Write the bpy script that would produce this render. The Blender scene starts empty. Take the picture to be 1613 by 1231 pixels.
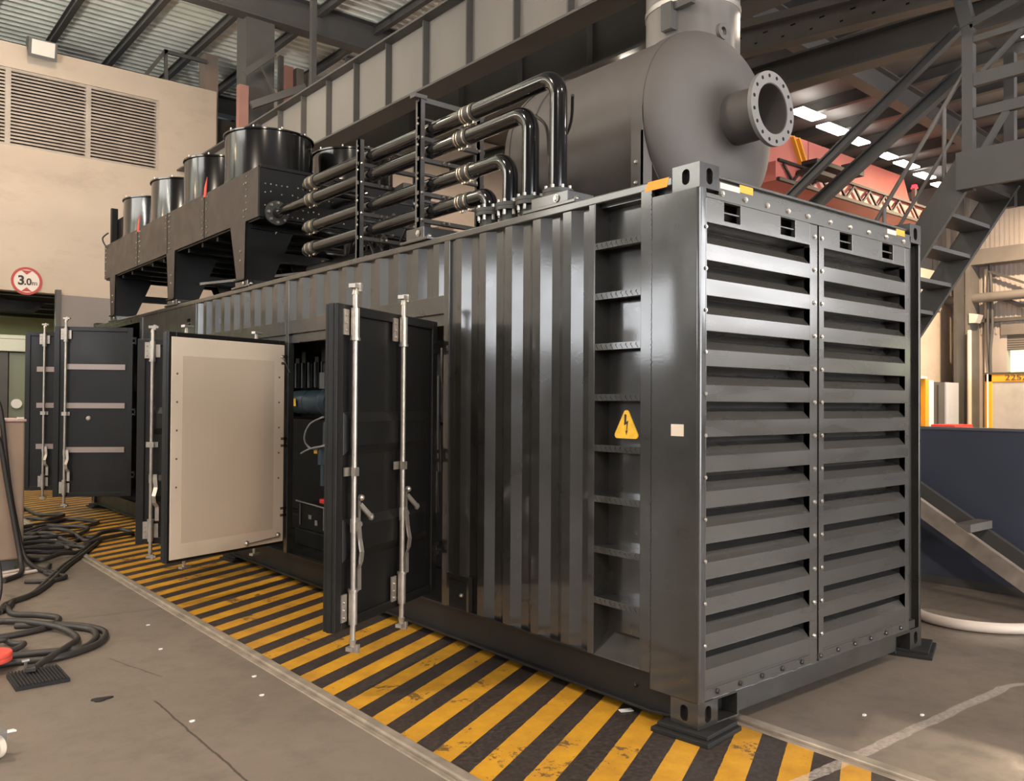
import bpy, bmesh, math, random
from mathutils import Vector, Matrix
import numpy as np
random.seed(7)
D = bpy.data
SC = bpy.context.scene
COL = SC.collection
PI = math.pi

# ------------------------------------------------------------------ camera
F_PX, IMG_W = 1330.6, 1613.0
CAM_LOC = Vector((-3.47030707, -2.71226141, 1.70812141))
YAW, PITCH, ROLL = 0.881269174, 0.0142301953, 0.00611268716
fw = Vector((math.cos(PITCH) * math.cos(YAW), math.cos(PITCH) * math.sin(YAW), math.sin(PITCH)))
rt0 = Vector((math.sin(YAW), -math.cos(YAW), 0.0))
up0 = rt0.cross(fw)
rt = rt0 * math.cos(ROLL) + up0 * math.sin(ROLL)
up = up0 * math.cos(ROLL) - rt0 * math.sin(ROLL)
cd = D.cameras.new('camera')
cam = D.objects.new('camera', cd)
COL.objects.link(cam)
M = Matrix((rt, up, -fw)).transposed().to_4x4()
M.translation = CAM_LOC
cam.matrix_world = M
cd.sensor_fit = 'HORIZONTAL'
cd.sensor_width = 36.0
cd.lens = F_PX / IMG_W * 36.0
cd.clip_start, cd.clip_end = 0.05, 200
SC.camera = cam

# ------------------------------------------------------------------ world, exposure
SC.view_settings.view_transform = 'Standard'
SC.view_settings.look = 'None'
SC.view_settings.gamma = 1.0
SC.view_settings.use_curve_mapping = False
SC.view_settings.exposure = 0.0
wd = D.worlds.new('world')
SC.world = wd
wd.use_nodes = True
wd.node_tree.nodes['Background'].inputs[0].default_value = (0.75, 0.85, 1.0, 1)
wd.node_tree.nodes['Background'].inputs[1].default_value = 0.25

WARM = (1.0, 0.74, 0.48)
NEUT = (1.0, 0.84, 0.68)
COOL = (0.86, 0.93, 1.0)


def area(name, loc, size, power, color, target=None, sy=None):
    l = D.lights.new(name, 'AREA')
    l.energy = power
    l.color = color
    l.shape = 'RECTANGLE'
    l.size = size
    l.size_y = sy or size
    o = D.objects.new(name, l)
    COL.objects.link(o)
    o.location = loc
    d = (Vector(target) - Vector(loc)) if target else Vector((0, 0, -1))
    o.rotation_euler = d.to_track_quat('-Z', 'Y').to_euler()
    return o


# unseen fill light added before the gate to boost its daylight
area('gate_fill', (4.5, -13.6, 3.2), 9.0, 220, NEUT, (4.5, 0, 2.2), 5.0)

# ------------------------------------------------------------------ materials


def mat(name, col, rough=0.5, metal=0.0, bump=0.0, bscale=60.0, var=0.0, vscale=3.0, rvar=0.0, rscale=12.0, coat=0.0,
        emit=None, estr=0.0, spec=0.5, dust=0.0, dustcol=(0.45, 0.42, 0.38), stretch=None, crough=0.08):
    m = D.materials.new(name)
    m.use_nodes = True
    nt = m.node_tree
    b = nt.nodes['Principled BSDF']
    b.inputs['Base Color'].default_value = (*col, 1)
    b.inputs['Roughness'].default_value = rough
    b.inputs['Metallic'].default_value = metal
    b.inputs['Specular IOR Level'].default_value = spec
    b.inputs['Coat Weight'].default_value = coat
    b.inputs['Coat Roughness'].default_value = crough
    if emit:
        b.inputs['Emission Color'].default_value = (*emit, 1)
        b.inputs['Emission Strength'].default_value = estr
    tc = nt.nodes.new('ShaderNodeNewGeometry')
    src = tc.outputs['Position']
    if stretch:
        mp = nt.nodes.new('ShaderNodeMapping')
        mp.inputs['Scale'].default_value = stretch
        nt.links.new(src, mp.inputs['Vector'])
        src = mp.outputs['Vector']

    def noise(scale, detail=5, rgh=0.6):
        n = nt.nodes.new('ShaderNodeTexNoise')
        n.inputs['Scale'].default_value = scale
        n.inputs['Detail'].default_value = detail
        n.inputs['Roughness'].default_value = rgh
        nt.links.new(src, n.inputs['Vector'])
        return n.outputs['Fac']

    def ramp(fac, a, c):
        r = nt.nodes.new('ShaderNodeMapRange')
        r.inputs['From Min'].default_value = 0.3
        r.inputs['From Max'].default_value = 0.7
        r.inputs['To Min'].default_value = a
        r.inputs['To Max'].default_value = c
        nt.links.new(fac, r.inputs['Value'])
        return r.outputs['Result']
    colout = None
    if var:
        mx = nt.nodes.new('ShaderNodeMix')
        mx.data_type = 'RGBA'
        mx.blend_type = 'MULTIPLY'
        mx.inputs['Factor'].default_value = 1.0
        mx.inputs['A'].default_value = (*col, 1)
        cb = nt.nodes.new('ShaderNodeCombineColor')
        v = ramp(noise(vscale, 2.5), 1 - var, 1 + var)
        for i in range(3):
            nt.links.new(v, cb.inputs[i])
        nt.links.new(cb.outputs[0], mx.inputs['B'])
        colout = mx.outputs['Result']
    if dust:
        mx = nt.nodes.new('ShaderNodeMix')
        mx.data_type = 'RGBA'
        if colout:
            nt.links.new(colout, mx.inputs['A'])
        else:
            mx.inputs['A'].default_value = (*col, 1)
        mx.inputs['B'].default_value = (*dustcol, 1)
        r = nt.nodes.new('ShaderNodeMapRange')
        r.inputs['From Min'].default_value = 0.52
        r.inputs['From Max'].default_value = 0.78
        r.inputs['To Max'].default_value = dust
        nt.links.new(noise(vscale * 2.3, 8, 0.7), r.inputs['Value'])
        nt.links.new(r.outputs['Result'], mx.inputs['Factor'])
        colout = mx.outputs['Result']
    if colout:
        nt.links.new(colout, b.inputs['Base Color'])
    if rvar:
        nt.links.new(ramp(noise(rscale, 1.5), max(0.02, rough - rvar), rough + rvar), b.inputs['Roughness'])
    if bump:
        bp = nt.nodes.new('ShaderNodeBump')
        bp.inputs['Strength'].default_value = bump
        bp.inputs['Distance'].default_value = 0.01
        nt.links.new(noise(bscale, 3, 0.5), bp.inputs['Height'])
        nt.links.new(bp.outputs['Normal'], b.inputs['Normal'])
        nt.links.new(bp.outputs['Normal'], b.inputs['Coat Normal'])
    return m


M_PAINT = mat('container_grey_paint', (0.019, 0.0176, 0.015), 0.36, 0.0, 0.012, 70, 0.1, 2.0, 0.1, 5, coat=1.0, crough=0.10, dust=0.06, dustcol=(0.28, 0.27, 0.25))
M_LOUVRE = mat('louvre_grey_paint', (0.092, 0.086, 0.077), 0.30, 0.5, 0.0, 30, 0.07, 2.5, 0.08, 4, coat=0.6, crough=0.13, stretch=(0.4, 1, 2.2))
M_DOOR = mat('door_black_paint', (0.0105, 0.0100, 0.0090), 0.42, 0.0, 0.02, 40, 0.08, 2.0, 0.06, 4, spec=0.35, coat=0.06)
M_PANEL = mat('cream_insulation_sheet', (0.84, 0.70, 0.54), 0.6, 0, 0.02, 30, 0.05, 1.2, dust=0.12, dustcol=(0.3, 0.24, 0.18))
M_PANEL2 = mat('cream_perforated_sheet', (0.71, 0.575, 0.435), 0.65, 0, 0.15, 260, 0.04, 1.0)
M_BLACK = mat('glossy_black_pipe', (0.006, 0.006, 0.0065), 0.14, 0, 0.0, coat=0.6, crough=0.05)
M_BLACK2 = mat('black_fan_gloss', (0.006, 0.006, 0.006), 0.18, 0, 0.01, 20, coat=0.4, crough=0.1)
M_COOLER = mat('cooler_brown_grey_sheet', (0.048, 0.0375, 0.032), 0.42, 0.2, 0.01, 30, 0.06, 2.0, 0.06, 4)
M_COOLDK = mat('cooler_black_sheet', (0.005, 0.005, 0.005), 0.4, 0, 0.01, 30, spec=0.3)
M_SILENCER = mat('silencer_matt_grey', (0.098, 0.087, 0.080), 0.62, 0.0, 0.02, 120, 0.06, 3.0)
M_CHROME = mat('galvanised_rod', (0.46, 0.41, 0.35), 0.36, 0.7, 0.0, var=0.12, vscale=18)
M_BOLT = mat('bright_bolt', (0.50, 0.47, 0.42), 0.3, 0.8)
M_CLAMP = mat('hose_clamp_steel', (0.72, 0.62, 0.5), 0.25, 0.95)
M_RUBBER = mat('black_rubber', (0.008, 0.0075, 0.007), 0.75, 0, 0.05, 40)
M_HOSE = mat('rubber_coupler', (0.05, 0.05, 0.046), 0.5)
M_STEEL = mat('dark_structural_steel', (0.075, 0.07, 0.066), 0.5, 0.0, 0.03, 20, 0.12, 1.5)
M_DARK = mat('dark_brown_steel', (0.03, 0.024, 0.022), 0.6)
M_STEEL_L = mat('mid_grey_steel', (0.16, 0.145, 0.13), 0.5, 0.0, 0.03, 20, 0.12, 1.5)
M_GIRDER = mat('girder_grey_paint', (0.235, 0.21, 0.185), 0.55, 0.0, 0.03, 8, 0.14, 0.8, stretch=(1, 1, 0.4))
M_GIRDER_SHADE = mat('girder_grey_shaded', (0.10, 0.092, 0.084), 0.55, 0.0, 0.03, 8, 0.14, 1.2)  # girder grey again, with the flanges' shade put into the colour
M_GALV = mat('galvanised_duct', (0.5, 0.47, 0.44), 0.45, 0.7, 0.02, 15, 0.22, 3.0, stretch=(1, 1, 0.25))
M_WALL = mat('beige_plaster', (0.52, 0.43, 0.345), 0.85, 0, 0.04, 25, 0.07, 0.6, dust=0.45, dustcol=(0.30, 0.23, 0.18), stretch=(0.7, 1, 1.4))
M_SHEET = mat('roof_sheet', (0.90, 0.92, 0.84), 0.36, 0.25, 0.02, 10, 0.15, 1.0)
M_SHEET_DK = mat('roof_sheet_dark', (0.17, 0.155, 0.15), 0.6, 0.1, 0.05, 6, 0.2, 0.8)  # darker sheet colour than the pale roof
M_CLAD = mat('grey_cladding', (0.42, 0.37, 0.34), 0.6, 0.1, 0.02, 10, 0.1, 0.8)
M_CLADK = mat('dark_side_cladding', (0.085, 0.078, 0.072), 0.6, 0.1, 0.02, 10, 0.1, 0.8)
M_SLAT = mat('louvre_vent_slat', (0.42, 0.36, 0.31), 0.55, 0.1, var=0.15, vscale=2)
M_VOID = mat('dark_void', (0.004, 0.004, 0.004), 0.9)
M_REDW = mat('red_crane_paint', (0.58, 0.17, 0.14), 0.5, 0, 0.02, 10, 0.1, 1.0)
M_REDCOL = mat('red_oxide_column', (0.30, 0.15, 0.12), 0.65, 0, 0.02, 10, 0.15, 1.0)
M_NAVY = mat('navy_panel_paint', (0.055, 0.062, 0.090), 0.5, 0, 0.02, 20, 0.08, 1.0)
M_YEL = mat('yellow_frame_paint', (0.75, 0.38, 0.03), 0.45)
M_FILM = mat('plastic_film', (0.42, 0.41, 0.38), 0.35, 0, 0.25, 4, 0.1, 2.0)
M_WHITE = mat('white_paint', (0.78, 0.76, 0.72), 0.5)
M_GREYCAB = mat('light_grey_cabinet', (0.5, 0.5, 0.55), 0.5)
M_RED = mat('red_plastic', (0.65, 0.03, 0.02), 0.4)
M_REDTAPE = mat('red_tape', (0.75, 0.09, 0.06), 0.5)
M_ORANGE = mat('orange_tape', (0.9, 0.36, 0.02), 0.5)
M_SIGNY = mat('sign_yellow', (0.80, 0.46, 0.03), 0.45, 0, var=0.12, vscale=25)
M_SIGNB = mat('sign_black', (0.02, 0.015, 0.01), 0.5)
M_SIGNR = mat('sign_red', (0.42, 0.05, 0.04), 0.5)
M_SIGNW = mat('sign_white', (0.72, 0.64, 0.58), 0.6)
M_LABEL = mat('paper_label', (0.72, 0.62, 0.50), 0.7)
M_ENGINE = mat('engine_slate_blue', (0.035, 0.062, 0.085), 0.4, 0, 0.02, 20)
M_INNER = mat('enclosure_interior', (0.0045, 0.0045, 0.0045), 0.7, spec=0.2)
M_TAN = mat('tan_painted_steel', (0.30, 0.21, 0.145), 0.55, 0, 0.03, 10, 0.12, 2.0, dust=0.3, dustcol=(0.25, 0.16, 0.1))
M_CABLE = mat('cable_sheath', (0.030, 0.026, 0.023), 0.5, 0, 0.03, 40)
M_RAIL = mat('worn_floor_rail', (0.36, 0.30, 0.24), 0.35, 0.3, 0.1, 25, 0.25, 6.0)
M_COPPER = mat('copper_pipe_paint', (0.62, 0.52, 0.44), 0.5)
M_PALEG = mat('pale_green_wall', (0.55, 0.58, 0.38), 0.8)
M_LAMPFACE = mat('lamp_glass', (0.62, 0.58, 0.52), 0.25)
M_GLOW = mat('lit_lamp', (1, 0.9, 0.75), 0.5, emit=(1.0, 0.9, 0.75), estr=14)
M_SKYL = mat('skylight_pane', (1, 0.95, 0.85), 0.4, emit=(1.0, 0.95, 0.86), estr=7)
M_WINDOW = mat('window_daylight', (0.9, 0.95, 1), 0.3, emit=(0.93, 0.96, 1.0), estr=11)
M_WINDOW_D = mat('window_dim_daylight', (0.9, 0.95, 1), 0.3, emit=(0.95, 0.95, 0.90), estr=1.0)
M_OUT = mat('outdoor_foliage', (0.3, 0.4, 0.1), 0.8, emit=(0.90, 0.95, 0.58), estr=2.0)
M_BEACON = mat('red_beacon', (0.8, 0.02, 0.02), 0.3, emit=(1.0, 0.02, 0.03), estr=6)
M_REFL = mat('reflective_strip', (0.34, 0.27, 0.24), 0.35, 0.3)
M_LILAC = mat('lilac_grey_door', (0.23, 0.20, 0.19), 0.55, 0, 0.01, 10, 0.05, 1.0)


def floor_material():
    m = D.materials.new('concrete_floor')
    m.use_nodes = True
    nt = m.node_tree
    N, L = nt.nodes, nt.links
    b = N['Principled BSDF']
    g = N.new('ShaderNodeNewGeometry')
    sep = N.new('ShaderNodeSeparateXYZ')
    L.new(g.outputs['Position'], sep.inputs[0])
    X, Y = sep.outputs[0], sep.outputs[1]

    def val(s):
        return s if not isinstance(s, (int, float)) else None

    def op(o, a, c=None, d=None, clamp=False):
        n = N.new('ShaderNodeMath')
        n.operation = o
        n.use_clamp = clamp
        for i, s in enumerate((a, c, d)):
            if s is None:
                continue
            if isinstance(s, (int, float)):
                n.inputs[i].default_value = s
            else:
                L.new(s, n.inputs[i])
        return n.outputs[0]

    def noise(scale, detail=6, rough=0.62, dist=0.0):
        n = N.new('ShaderNodeTexNoise')
        n.inputs['Scale'].default_value = scale
        n.inputs['Detail'].default_value = detail
        n.inputs['Roughness'].default_value = rough
        n.inputs['Distortion'].default_value = dist
        L.new(g.outputs['Position'], n.inputs['Vector'])
        return n.outputs['Fac']

    def rng(f, a, c, d, e):
        n = N.new('ShaderNodeMapRange')
        n.inputs['From Min'].default_value = a
        n.inputs['From Max'].default_value = c
        n.inputs['To Min'].default_value = d
        n.inputs['To Max'].default_value = e
        L.new(f, n.inputs['Value'])
        return n.outputs[0]

    def mix(f, a, c, blend='MIX'):
        n = N.new('ShaderNodeMix')
        n.data_type = 'RGBA'
        n.blend_type = blend
        if isinstance(f, (int, float)):
            n.inputs['Factor'].default_value = f
        else:
            L.new(f, n.inputs['Factor'])
        for k, s in (('A', a), ('B', c)):
            if isinstance(s, tuple):
                n.inputs[k].default_value = (*s, 1)
            else:
                L.new(s, n.inputs[k])
        return n.outputs['Result']
    big, mid, fine = noise(0.7), noise(4.0, 8, 0.65), noise(38.0, 5, 0.7)
    spots = noise(11.0, 8, 0.75, 0.4)
    conc = mix(rng(big, 0.3, 0.7, 0, 1), (0.155, 0.125, 0.098), (0.205, 0.165, 0.132))
    conc = mix(rng(mid, 0.5, 0.72, 0, 0.5), conc, (0.10, 0.082, 0.066))
    conc = mix(rng(fine, 0.62, 0.78, 0, 0.5), conc, (0.30, 0.26, 0.22))
    # joints and cracks
    wob = op('MULTIPLY', op('SUBTRACT', mid, 0.5), 0.05)

    def line(x0, y0, x1, y1, w, wobble=True):
        dx, dy = x1 - x0, y1 - y0
        ln = math.hypot(dx, dy)
        nx, ny = -dy / ln, dx / ln
        d = op('ADD', op('MULTIPLY', op('SUBTRACT', X, x0), nx), op('MULTIPLY', op('SUBTRACT', Y, y0), ny))
        if wobble:
            d = op('ADD', d, wob)
        near = op('LESS_THAN', op('ABSOLUTE', d), w)
        s = op('ADD', op('MULTIPLY', op('SUBTRACT', X, x0), dx / ln), op('MULTIPLY', op('SUBTRACT', Y, y0), dy / ln))
        return op('MULTIPLY', near, op('MULTIPLY', op('GREATER_THAN', s, 0.0), op('LESS_THAN', s, ln)))
    ck = op('MAXIMUM', line(-2.9, 4.69, -1.17, 4.47, 0.006), line(-1.96, 2.3, -1.95, 0.5, 0.006))
    ck = op('MAXIMUM', ck, line(-1.95, 3.3, -1.8, 2.7, 0.004))
    conc = mix(op('MULTIPLY', ck, 0.75), conc, (0.03, 0.024, 0.02))
    # hazard lane
    t = op('SUBTRACT', op('SUBTRACT', Y, op('MULTIPLY', X, 0.504)), 1.143)
    fr = op('FRACT', op('ADD', op('DIVIDE', t, 0.2925), 100.0))
    edge = op('ADD', fr, op('MULTIPLY', op('SUBTRACT', spots, 0.5), 0.05))
    yel = op('LESS_THAN', edge, 0.5)
    chip = op('GREATER_THAN', spots, 0.685)
    scuff = op('GREATER_THAN', op('ADD', op('MULTIPLY', noise(2.2, 10, 0.72, 0.6), 0.75), op('MULTIPLY', fine, 0.25)), 0.575)
    yel = op('MULTIPLY', yel, op('SUBTRACT', 1.0, op('MAXIMUM', chip, op('MULTIPLY', scuff, 0.75))))
    ycol = mix(rng(mid, 0.35, 0.7, 0, 1), (0.62, 0.31, 0.022), (0.42, 0.20, 0.02))
    kcol = mix(rng(fine, 0.4, 0.75, 0, 0.55), (0.026, 0.0195, 0.017), (0.12, 0.09, 0.07))
    lane = mix(yel, kcol, ycol)
    inl = op('MULTIPLY', op('GREATER_THAN', X, -1.16), op('LESS_THAN', X, 0.43))
    col = mix(inl, conc, lane)
    # worn white paint line on the right
    d = op('ADD', op('ADD', Y, 0.58), op('MULTIPLY', X, 0.034))
    wl = op('MULTIPLY', op('LESS_THAN', op('ABSOLUTE', op('ADD', d, wob)), 0.032), op('MULTIPLY', op('GREATER_THAN', X, -0.2), op('LESS_THAN', X, 2.12)))
    wl = op('MULTIPLY', wl, rng(fine, 0.3, 0.65, 0.1, 0.65))
    cx, cy = op('SUBTRACT', X, 2.10), op('ADD', Y, 0.95)
    rr = op('ABSOLUTE', op('SUBTRACT', op('SQRT', op('ADD', op('MULTIPLY', cx, cx), op('MULTIPLY', cy, cy))), 0.30))
    arc = op('MULTIPLY', op('LESS_THAN', rr, 0.022), op('GREATER_THAN', X, 2.10))
    wl = op('MAXIMUM', wl, op('MULTIPLY', arc, 0.5))
    col = mix(wl, col, (0.55, 0.48, 0.42))
    L.new(col, b.inputs['Base Color'])
    L.new(rng(mid, 0.3, 0.7, 0.36, 0.58), b.inputs['Roughness'])
    bp = N.new('ShaderNodeBump')
    bp.inputs['Strength'].default_value = 0.18
    bp.inputs['Distance'].default_value = 0.01
    L.new(op('ADD', mid, op('MULTIPLY', fine, 0.4)), bp.inputs['Height'])
    L.new(bp.outputs['Normal'], b.inputs['Normal'])
    return m


M_FLOOR = floor_material()

# ------------------------------------------------------------------ mesh helpers


def V(*a):
    return Vector(a)


class MB:
    def __init__(self):
        self.v, self.f, self.m = [], [], []
        self.mi = 0

    def poly(self, pts, mi=None):
        n = len(self.v)
        self.v += [tuple(p) for p in pts]
        self.f.append(tuple(range(n, n + len(pts))))
        self.m.append(self.mi if mi is None else mi)
        return self

    def raw(self, vs, fs):
        n = len(self.v)
        self.v += [tuple(p) for p in vs]
        self.f += [tuple(i + n for i in f) for f in fs]
        self.m += [self.mi] * len(fs)
        return self

    def hexa(self, p):
        return self.raw(p, [(0, 3, 2, 1), (4, 5, 6, 7), (0, 1, 5, 4), (1, 2, 6, 5), (2, 3, 7, 6), (3, 0, 4, 7)])

    def box(self, x0, x1, y0, y1, z0, z1):
        return self.hexa([(x0, y0, z0), (x1, y0, z0), (x1, y1, z0), (x0, y1, z0), (x0, y0, z1), (x1, y0, z1), (x1, y1, z1), (x0, y1, z1)])

    def frust(self, b0, b1, z0, z1):
        (x0, x1, y0, y1), (a0, a1, c0, c1) = b0, b1
        return self.hexa([(x0, y0, z0), (x1, y0, z0), (x1, y1, z0), (x0, y1, z0), (a0, c0, z1), (a1, c0, z1), (a1, c1, z1), (a0, c1, z1)])

    def bar(self, p0, p1, w, h, upv=(0, 0, 1)):
        p0, p1 = Vector(p0), Vector(p1)
        d = (p1 - p0).normalized()
        u = Vector(upv)
        s = d.cross(u)
        if s.length < 1e-4:
            s = d.cross(Vector((0, 1, 0)))
        s.normalize()
        u = s.cross(d)
        s, u = s * w / 2, u * h / 2
        return self.hexa([p0 - s - u, p0 + s - u, p1 + s - u, p1 - s - u, p0 - s + u, p0 + s + u, p1 + s + u, p1 - s + u])

    def ibeam(self, p0, p1, w, h, tf=0.02, tw=0.015, upv=(0, 0, 1)):
        p0, p1 = Vector(p0), Vector(p1)
        d = (p1 - p0).normalized()
        s = d.cross(Vector(upv)).normalized()
        u = s.cross(d)
        self.bar(p0 + u * (h / 2 - tf / 2), p1 + u * (h / 2 - tf / 2), w, tf, upv)
        self.bar(p0 - u * (h / 2 - tf / 2), p1 - u * (h / 2 - tf / 2), w, tf, upv)
        return self.bar(p0, p1, tw, h - 2 * tf, upv)

    def cyl(self, p0, p1, r0, r1=None, n=16, cap=True):
        p0, p1 = Vector(p0), Vector(p1)
        r1 = r0 if r1 is None else r1
        d = (p1 - p0).normalized()
        a = d.cross(Vector((0, 0, 1)))
        if a.length < 1e-3:
            a = Vector((1, 0, 0))
        a.normalize()
        c = d.cross(a)
        vs = []
        for i in range(n):
            t = 2 * PI * i / n
            e = a * math.cos(t) + c * math.sin(t)
            vs += [p0 + e * r0, p1 + e * r1]
        fs = [(2 * i, 2 * i + 1, (2 * i + 3) % (2 * n), (2 * i + 2) % (2 * n)) for i in range(n)]
        fs = [f[::-1] for f in fs]
        if cap:
            fs.append(tuple(2 * i for i in range(n)))
            fs.append(tuple(2 * i + 1 for i in reversed(range(n))))
        return self.raw(vs, fs)

    def ring(self, p0, p1, ro, ri, n=32):
        """hollow cylinder"""
        p0, p1 = Vector(p0), Vector(p1)
        d = (p1 - p0).normalized()
        a = d.cross(Vector((0, 0, 1)))
        if a.length < 1e-3:
            a = Vector((1, 0, 0))
        a.normalize()
        c = d.cross(a)
        vs = []
        for i in range(n):
            t = 2 * PI * i / n
            e = a * math.cos(t) + c * math.sin(t)
            vs += [p0 + e * ro, p1 + e * ro, p1 + e * ri, p0 + e * ri]
        fs = []
        for i in range(n):
            j = (i + 1) % n
            for k in range(4):
                fs.append((4 * j + k, 4 * j + (k + 1) % 4, 4 * i + (k + 1) % 4, 4 * i + k))
        return self.raw(vs, fs)

    def tube(self, pts, r, n=12, cap=True):
        P = [Vector(p) for p in pts]
        T = []
        for i in range(len(P)):
            a = P[max(i - 1, 0)]
            c = P[min(i + 1, len(P) - 1)]
            T.append((c - a).normalized())
        a = T[0].cross(Vector((0, 0, 1)))
        if a.length < 1e-3:
            a = Vector((1, 0, 0))
        a.normalize()
        vs, fs = [], []
        for i, p in enumerate(P):
            a = (a - T[i] * a.dot(T[i])).normalized()
            c = T[i].cross(a)
            rr = r[i] if isinstance(r, (list, tuple)) else r
            for k in range(n):
                t = 2 * PI * k / n
                vs.append(p + (a * math.cos(t) + c * math.sin(t)) * rr)
        for i in range(len(P) - 1):
            for k in range(n):
                l = (k + 1) % n
                fs.append((i * n + k, i * n + l, (i + 1) * n + l, (i + 1) * n + k))
        if cap:
            fs.append(tuple(reversed(range(n))))
            fs.append(tuple((len(P) - 1) * n + k for k in range(n)))
        return self.raw(vs, fs)

    def lathe(self, prof, origin, axis, n=40, closed=False):
        """prof: (r, h) along axis"""
        o, d = Vector(origin), Vector(axis).normalized()
        a = d.cross(Vector((0, 0, 1)))
        if a.length < 1e-3:
            a = Vector((1, 0, 0))
        a.normalize()
        c = d.cross(a)
        vs, fs = [], []
        for r, h in prof:
            for k in range(n):
                t = 2 * PI * k / n
                vs.append(o + d * h + (a * math.cos(t) + c * math.sin(t)) * max(r, 1e-4))
        m = len(prof)
        for i in range(m if closed else m - 1):
            j = (i + 1) % m
            for k in range(n):
                l = (k + 1) % n
                fs.append((i * n + k, j * n + k, j * n + l, i * n + l))
        return self.raw(vs, fs)

    def prism(self, pts, off):
        P = [Vector(p) for p in pts]
        o = Vector(off)
        n = len(P)
        fs = [tuple(reversed(range(n))), tuple(range(n, 2 * n))]
        fs += [(i, (i + 1) % n, (i + 1) % n + n, i + n) for i in range(n)]
        return self.raw(P + [p + o for p in P], fs)

    def bolt(self, p, d, r=0.012, h=0.012, n=8):
        p, d = Vector(p), Vector(d).normalized()
        self.cyl(p, p + d * h * 0.6, r, r, n)
        return self.cyl(p + d * h * 0.6, p + d * h, r, r * 0.5, n)

    def plate_hole(self, o, ux, uy, w, h, hw, hh, nrm, depth, n=24):
        """rectangular face with an obround hole (tunnel inwards)"""
        o, ux, uy, nrm = Vector(o), Vector(ux), Vector(uy), Vector(nrm)
        c = o + ux * w / 2 + uy * h / 2
        vs, fs = [], []
        r = hw / 2
        st = hh / 2 - r
        ca = math.atan2(h, w)
        ang = sorted([2 * PI * (i + 0.5) / n for i in range(n)] + [ca, PI - ca, PI + ca, 2 * PI - ca])
        for t in ang:
            ct, sn = math.cos(t), math.sin(t)
            hx, hy = r * ct, r * sn + (st if sn > 0 else -st)
            k = min((w / 2) / max(abs(ct), 1e-6), (h / 2) / max(abs(sn), 1e-6))
            vs += [c + ux * ct * k + uy * sn * k, c + ux * hx + uy * hy, c + ux * hx + uy * hy - nrm * depth]
        flip = ux.cross(uy).dot(nrm) < 0
        n = len(ang)
        for i in range(n):
            j = (i + 1) % n
            for a in (0, 1):
                q = (3 * i + a, 3 * j + a, 3 * j + a + 1, 3 * i + a + 1)
                fs.append(q if flip else q[::-1])
        return self.raw(vs, fs)

    def build(self, name, mats, parent=None, smooth=None, bevel=0.0, loc=None, solid=0.0, segs=2):
        me = D.meshes.new(name)
        off = Vector((0, 0, 0))
        p = parent
        while p is not None:
            off += p.location
            p = p.parent
        if loc is not None:
            off = off + (Vector(loc) - off)
        me.from_pydata([tuple(Vector(q) - off) for q in self.v], [], self.f)
        if not isinstance(mats, (list, tuple)):
            mats = [mats]
        for mm in mats:
            me.materials.append(mm)
        me.polygons.foreach_set('material_index', self.m)
        if smooth:
            me.polygons.foreach_set('use_smooth', [True] * len(me.polygons))
            me.set_sharp_from_angle(angle=math.radians(smooth))
        me.update()
        o = D.objects.new(name, me)
        COL.objects.link(o)
        if parent is not None:
            o.parent = parent
        if loc is not None:
            base = Vector((0, 0, 0))
            p = parent
            while p is not None:
                base += p.location
                p = p.parent
            o.location = Vector(loc) - base
        if solid:
            s = o.modifiers.new('solid', 'SOLIDIFY')
            s.thickness = solid
            s.offset = 0
        if bevel:
            b = o.modifiers.new('bevel', 'BEVEL')
            b.width = bevel
            b.segments = segs
            b.limit_method = 'ANGLE'
            b.angle_limit = math.radians(50)
            b.harden_normals = False
        return o


def tag(o, label, cat, group=None, kind=None):
    o['label'] = label
    o['category'] = cat
    if group:
        o['group'] = group
    if kind:
        o['kind'] = kind
    return o


def thing(name, loc, label, cat, group=None, kind=None):
    o = D.objects.new(name, None)
    o.empty_display_size = 0.1
    COL.objects.link(o)
    o.location = loc
    return tag(o, label, cat, group, kind)


def struct(o, label, cat):
    return tag(o, label, cat, kind='structure')


def arc(c, p0dir, p1dir, r, n=8):
    """quarter arc centre c from c+p0dir*r to c+p1dir*r"""
    c, a, b = Vector(c), Vector(p0dir), Vector(p1dir)
    return [c + a * r * math.cos(PI / 2 * i / n) + b * r * math.sin(PI / 2 * i / n) for i in range(n + 1)]


def spline(pts, sub=6):
    P = [Vector(p) for p in pts]
    out = []
    for i in range(len(P) - 1):
        p0, p1, p2, p3 = P[max(i - 1, 0)], P[i], P[i + 1], P[min(i + 2, len(P) - 1)]
        for k in range(sub):
            t = k / sub
            out.append(0.5 * ((2 * p1) + (p2 - p0) * t + (2 * p0 - 5 * p1 + 4 * p2 - p3) * t * t + (3 * p1 - p0 - 3 * p2 + p3) * t ** 3))
    out.append(P[-1])
    return out


# ================================================================== the hall
WY = 17.0          # beige end wall
ROOF = 9.4
RL = 10.2           # left bay roof
mb = MB().box(-14, 27.4, -14.4, 26, -0.3, 0)
struct(mb.build('floor', M_FLOOR), 'worn brown-grey concrete floor with a yellow and black striped lane', 'floor')
for i, (x, lb) in enumerate(((-1.16, 'worn steel edge rail along the camera side of the striped lane'), (0.43, 'worn steel edge rail between striped lane and right-hand concrete'))):
    mb = MB()
    mb.box(x - 0.05, x + 0.012, -8, 16.5, -0.02, 0.022).box(x - 0.09, x - 0.05, -8, 16.5, -0.02, 0.004)
    struct(mb.build('trim_%d' % (i + 1), M_RAIL, bevel=0.009), lb, 'floor rail')


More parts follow.
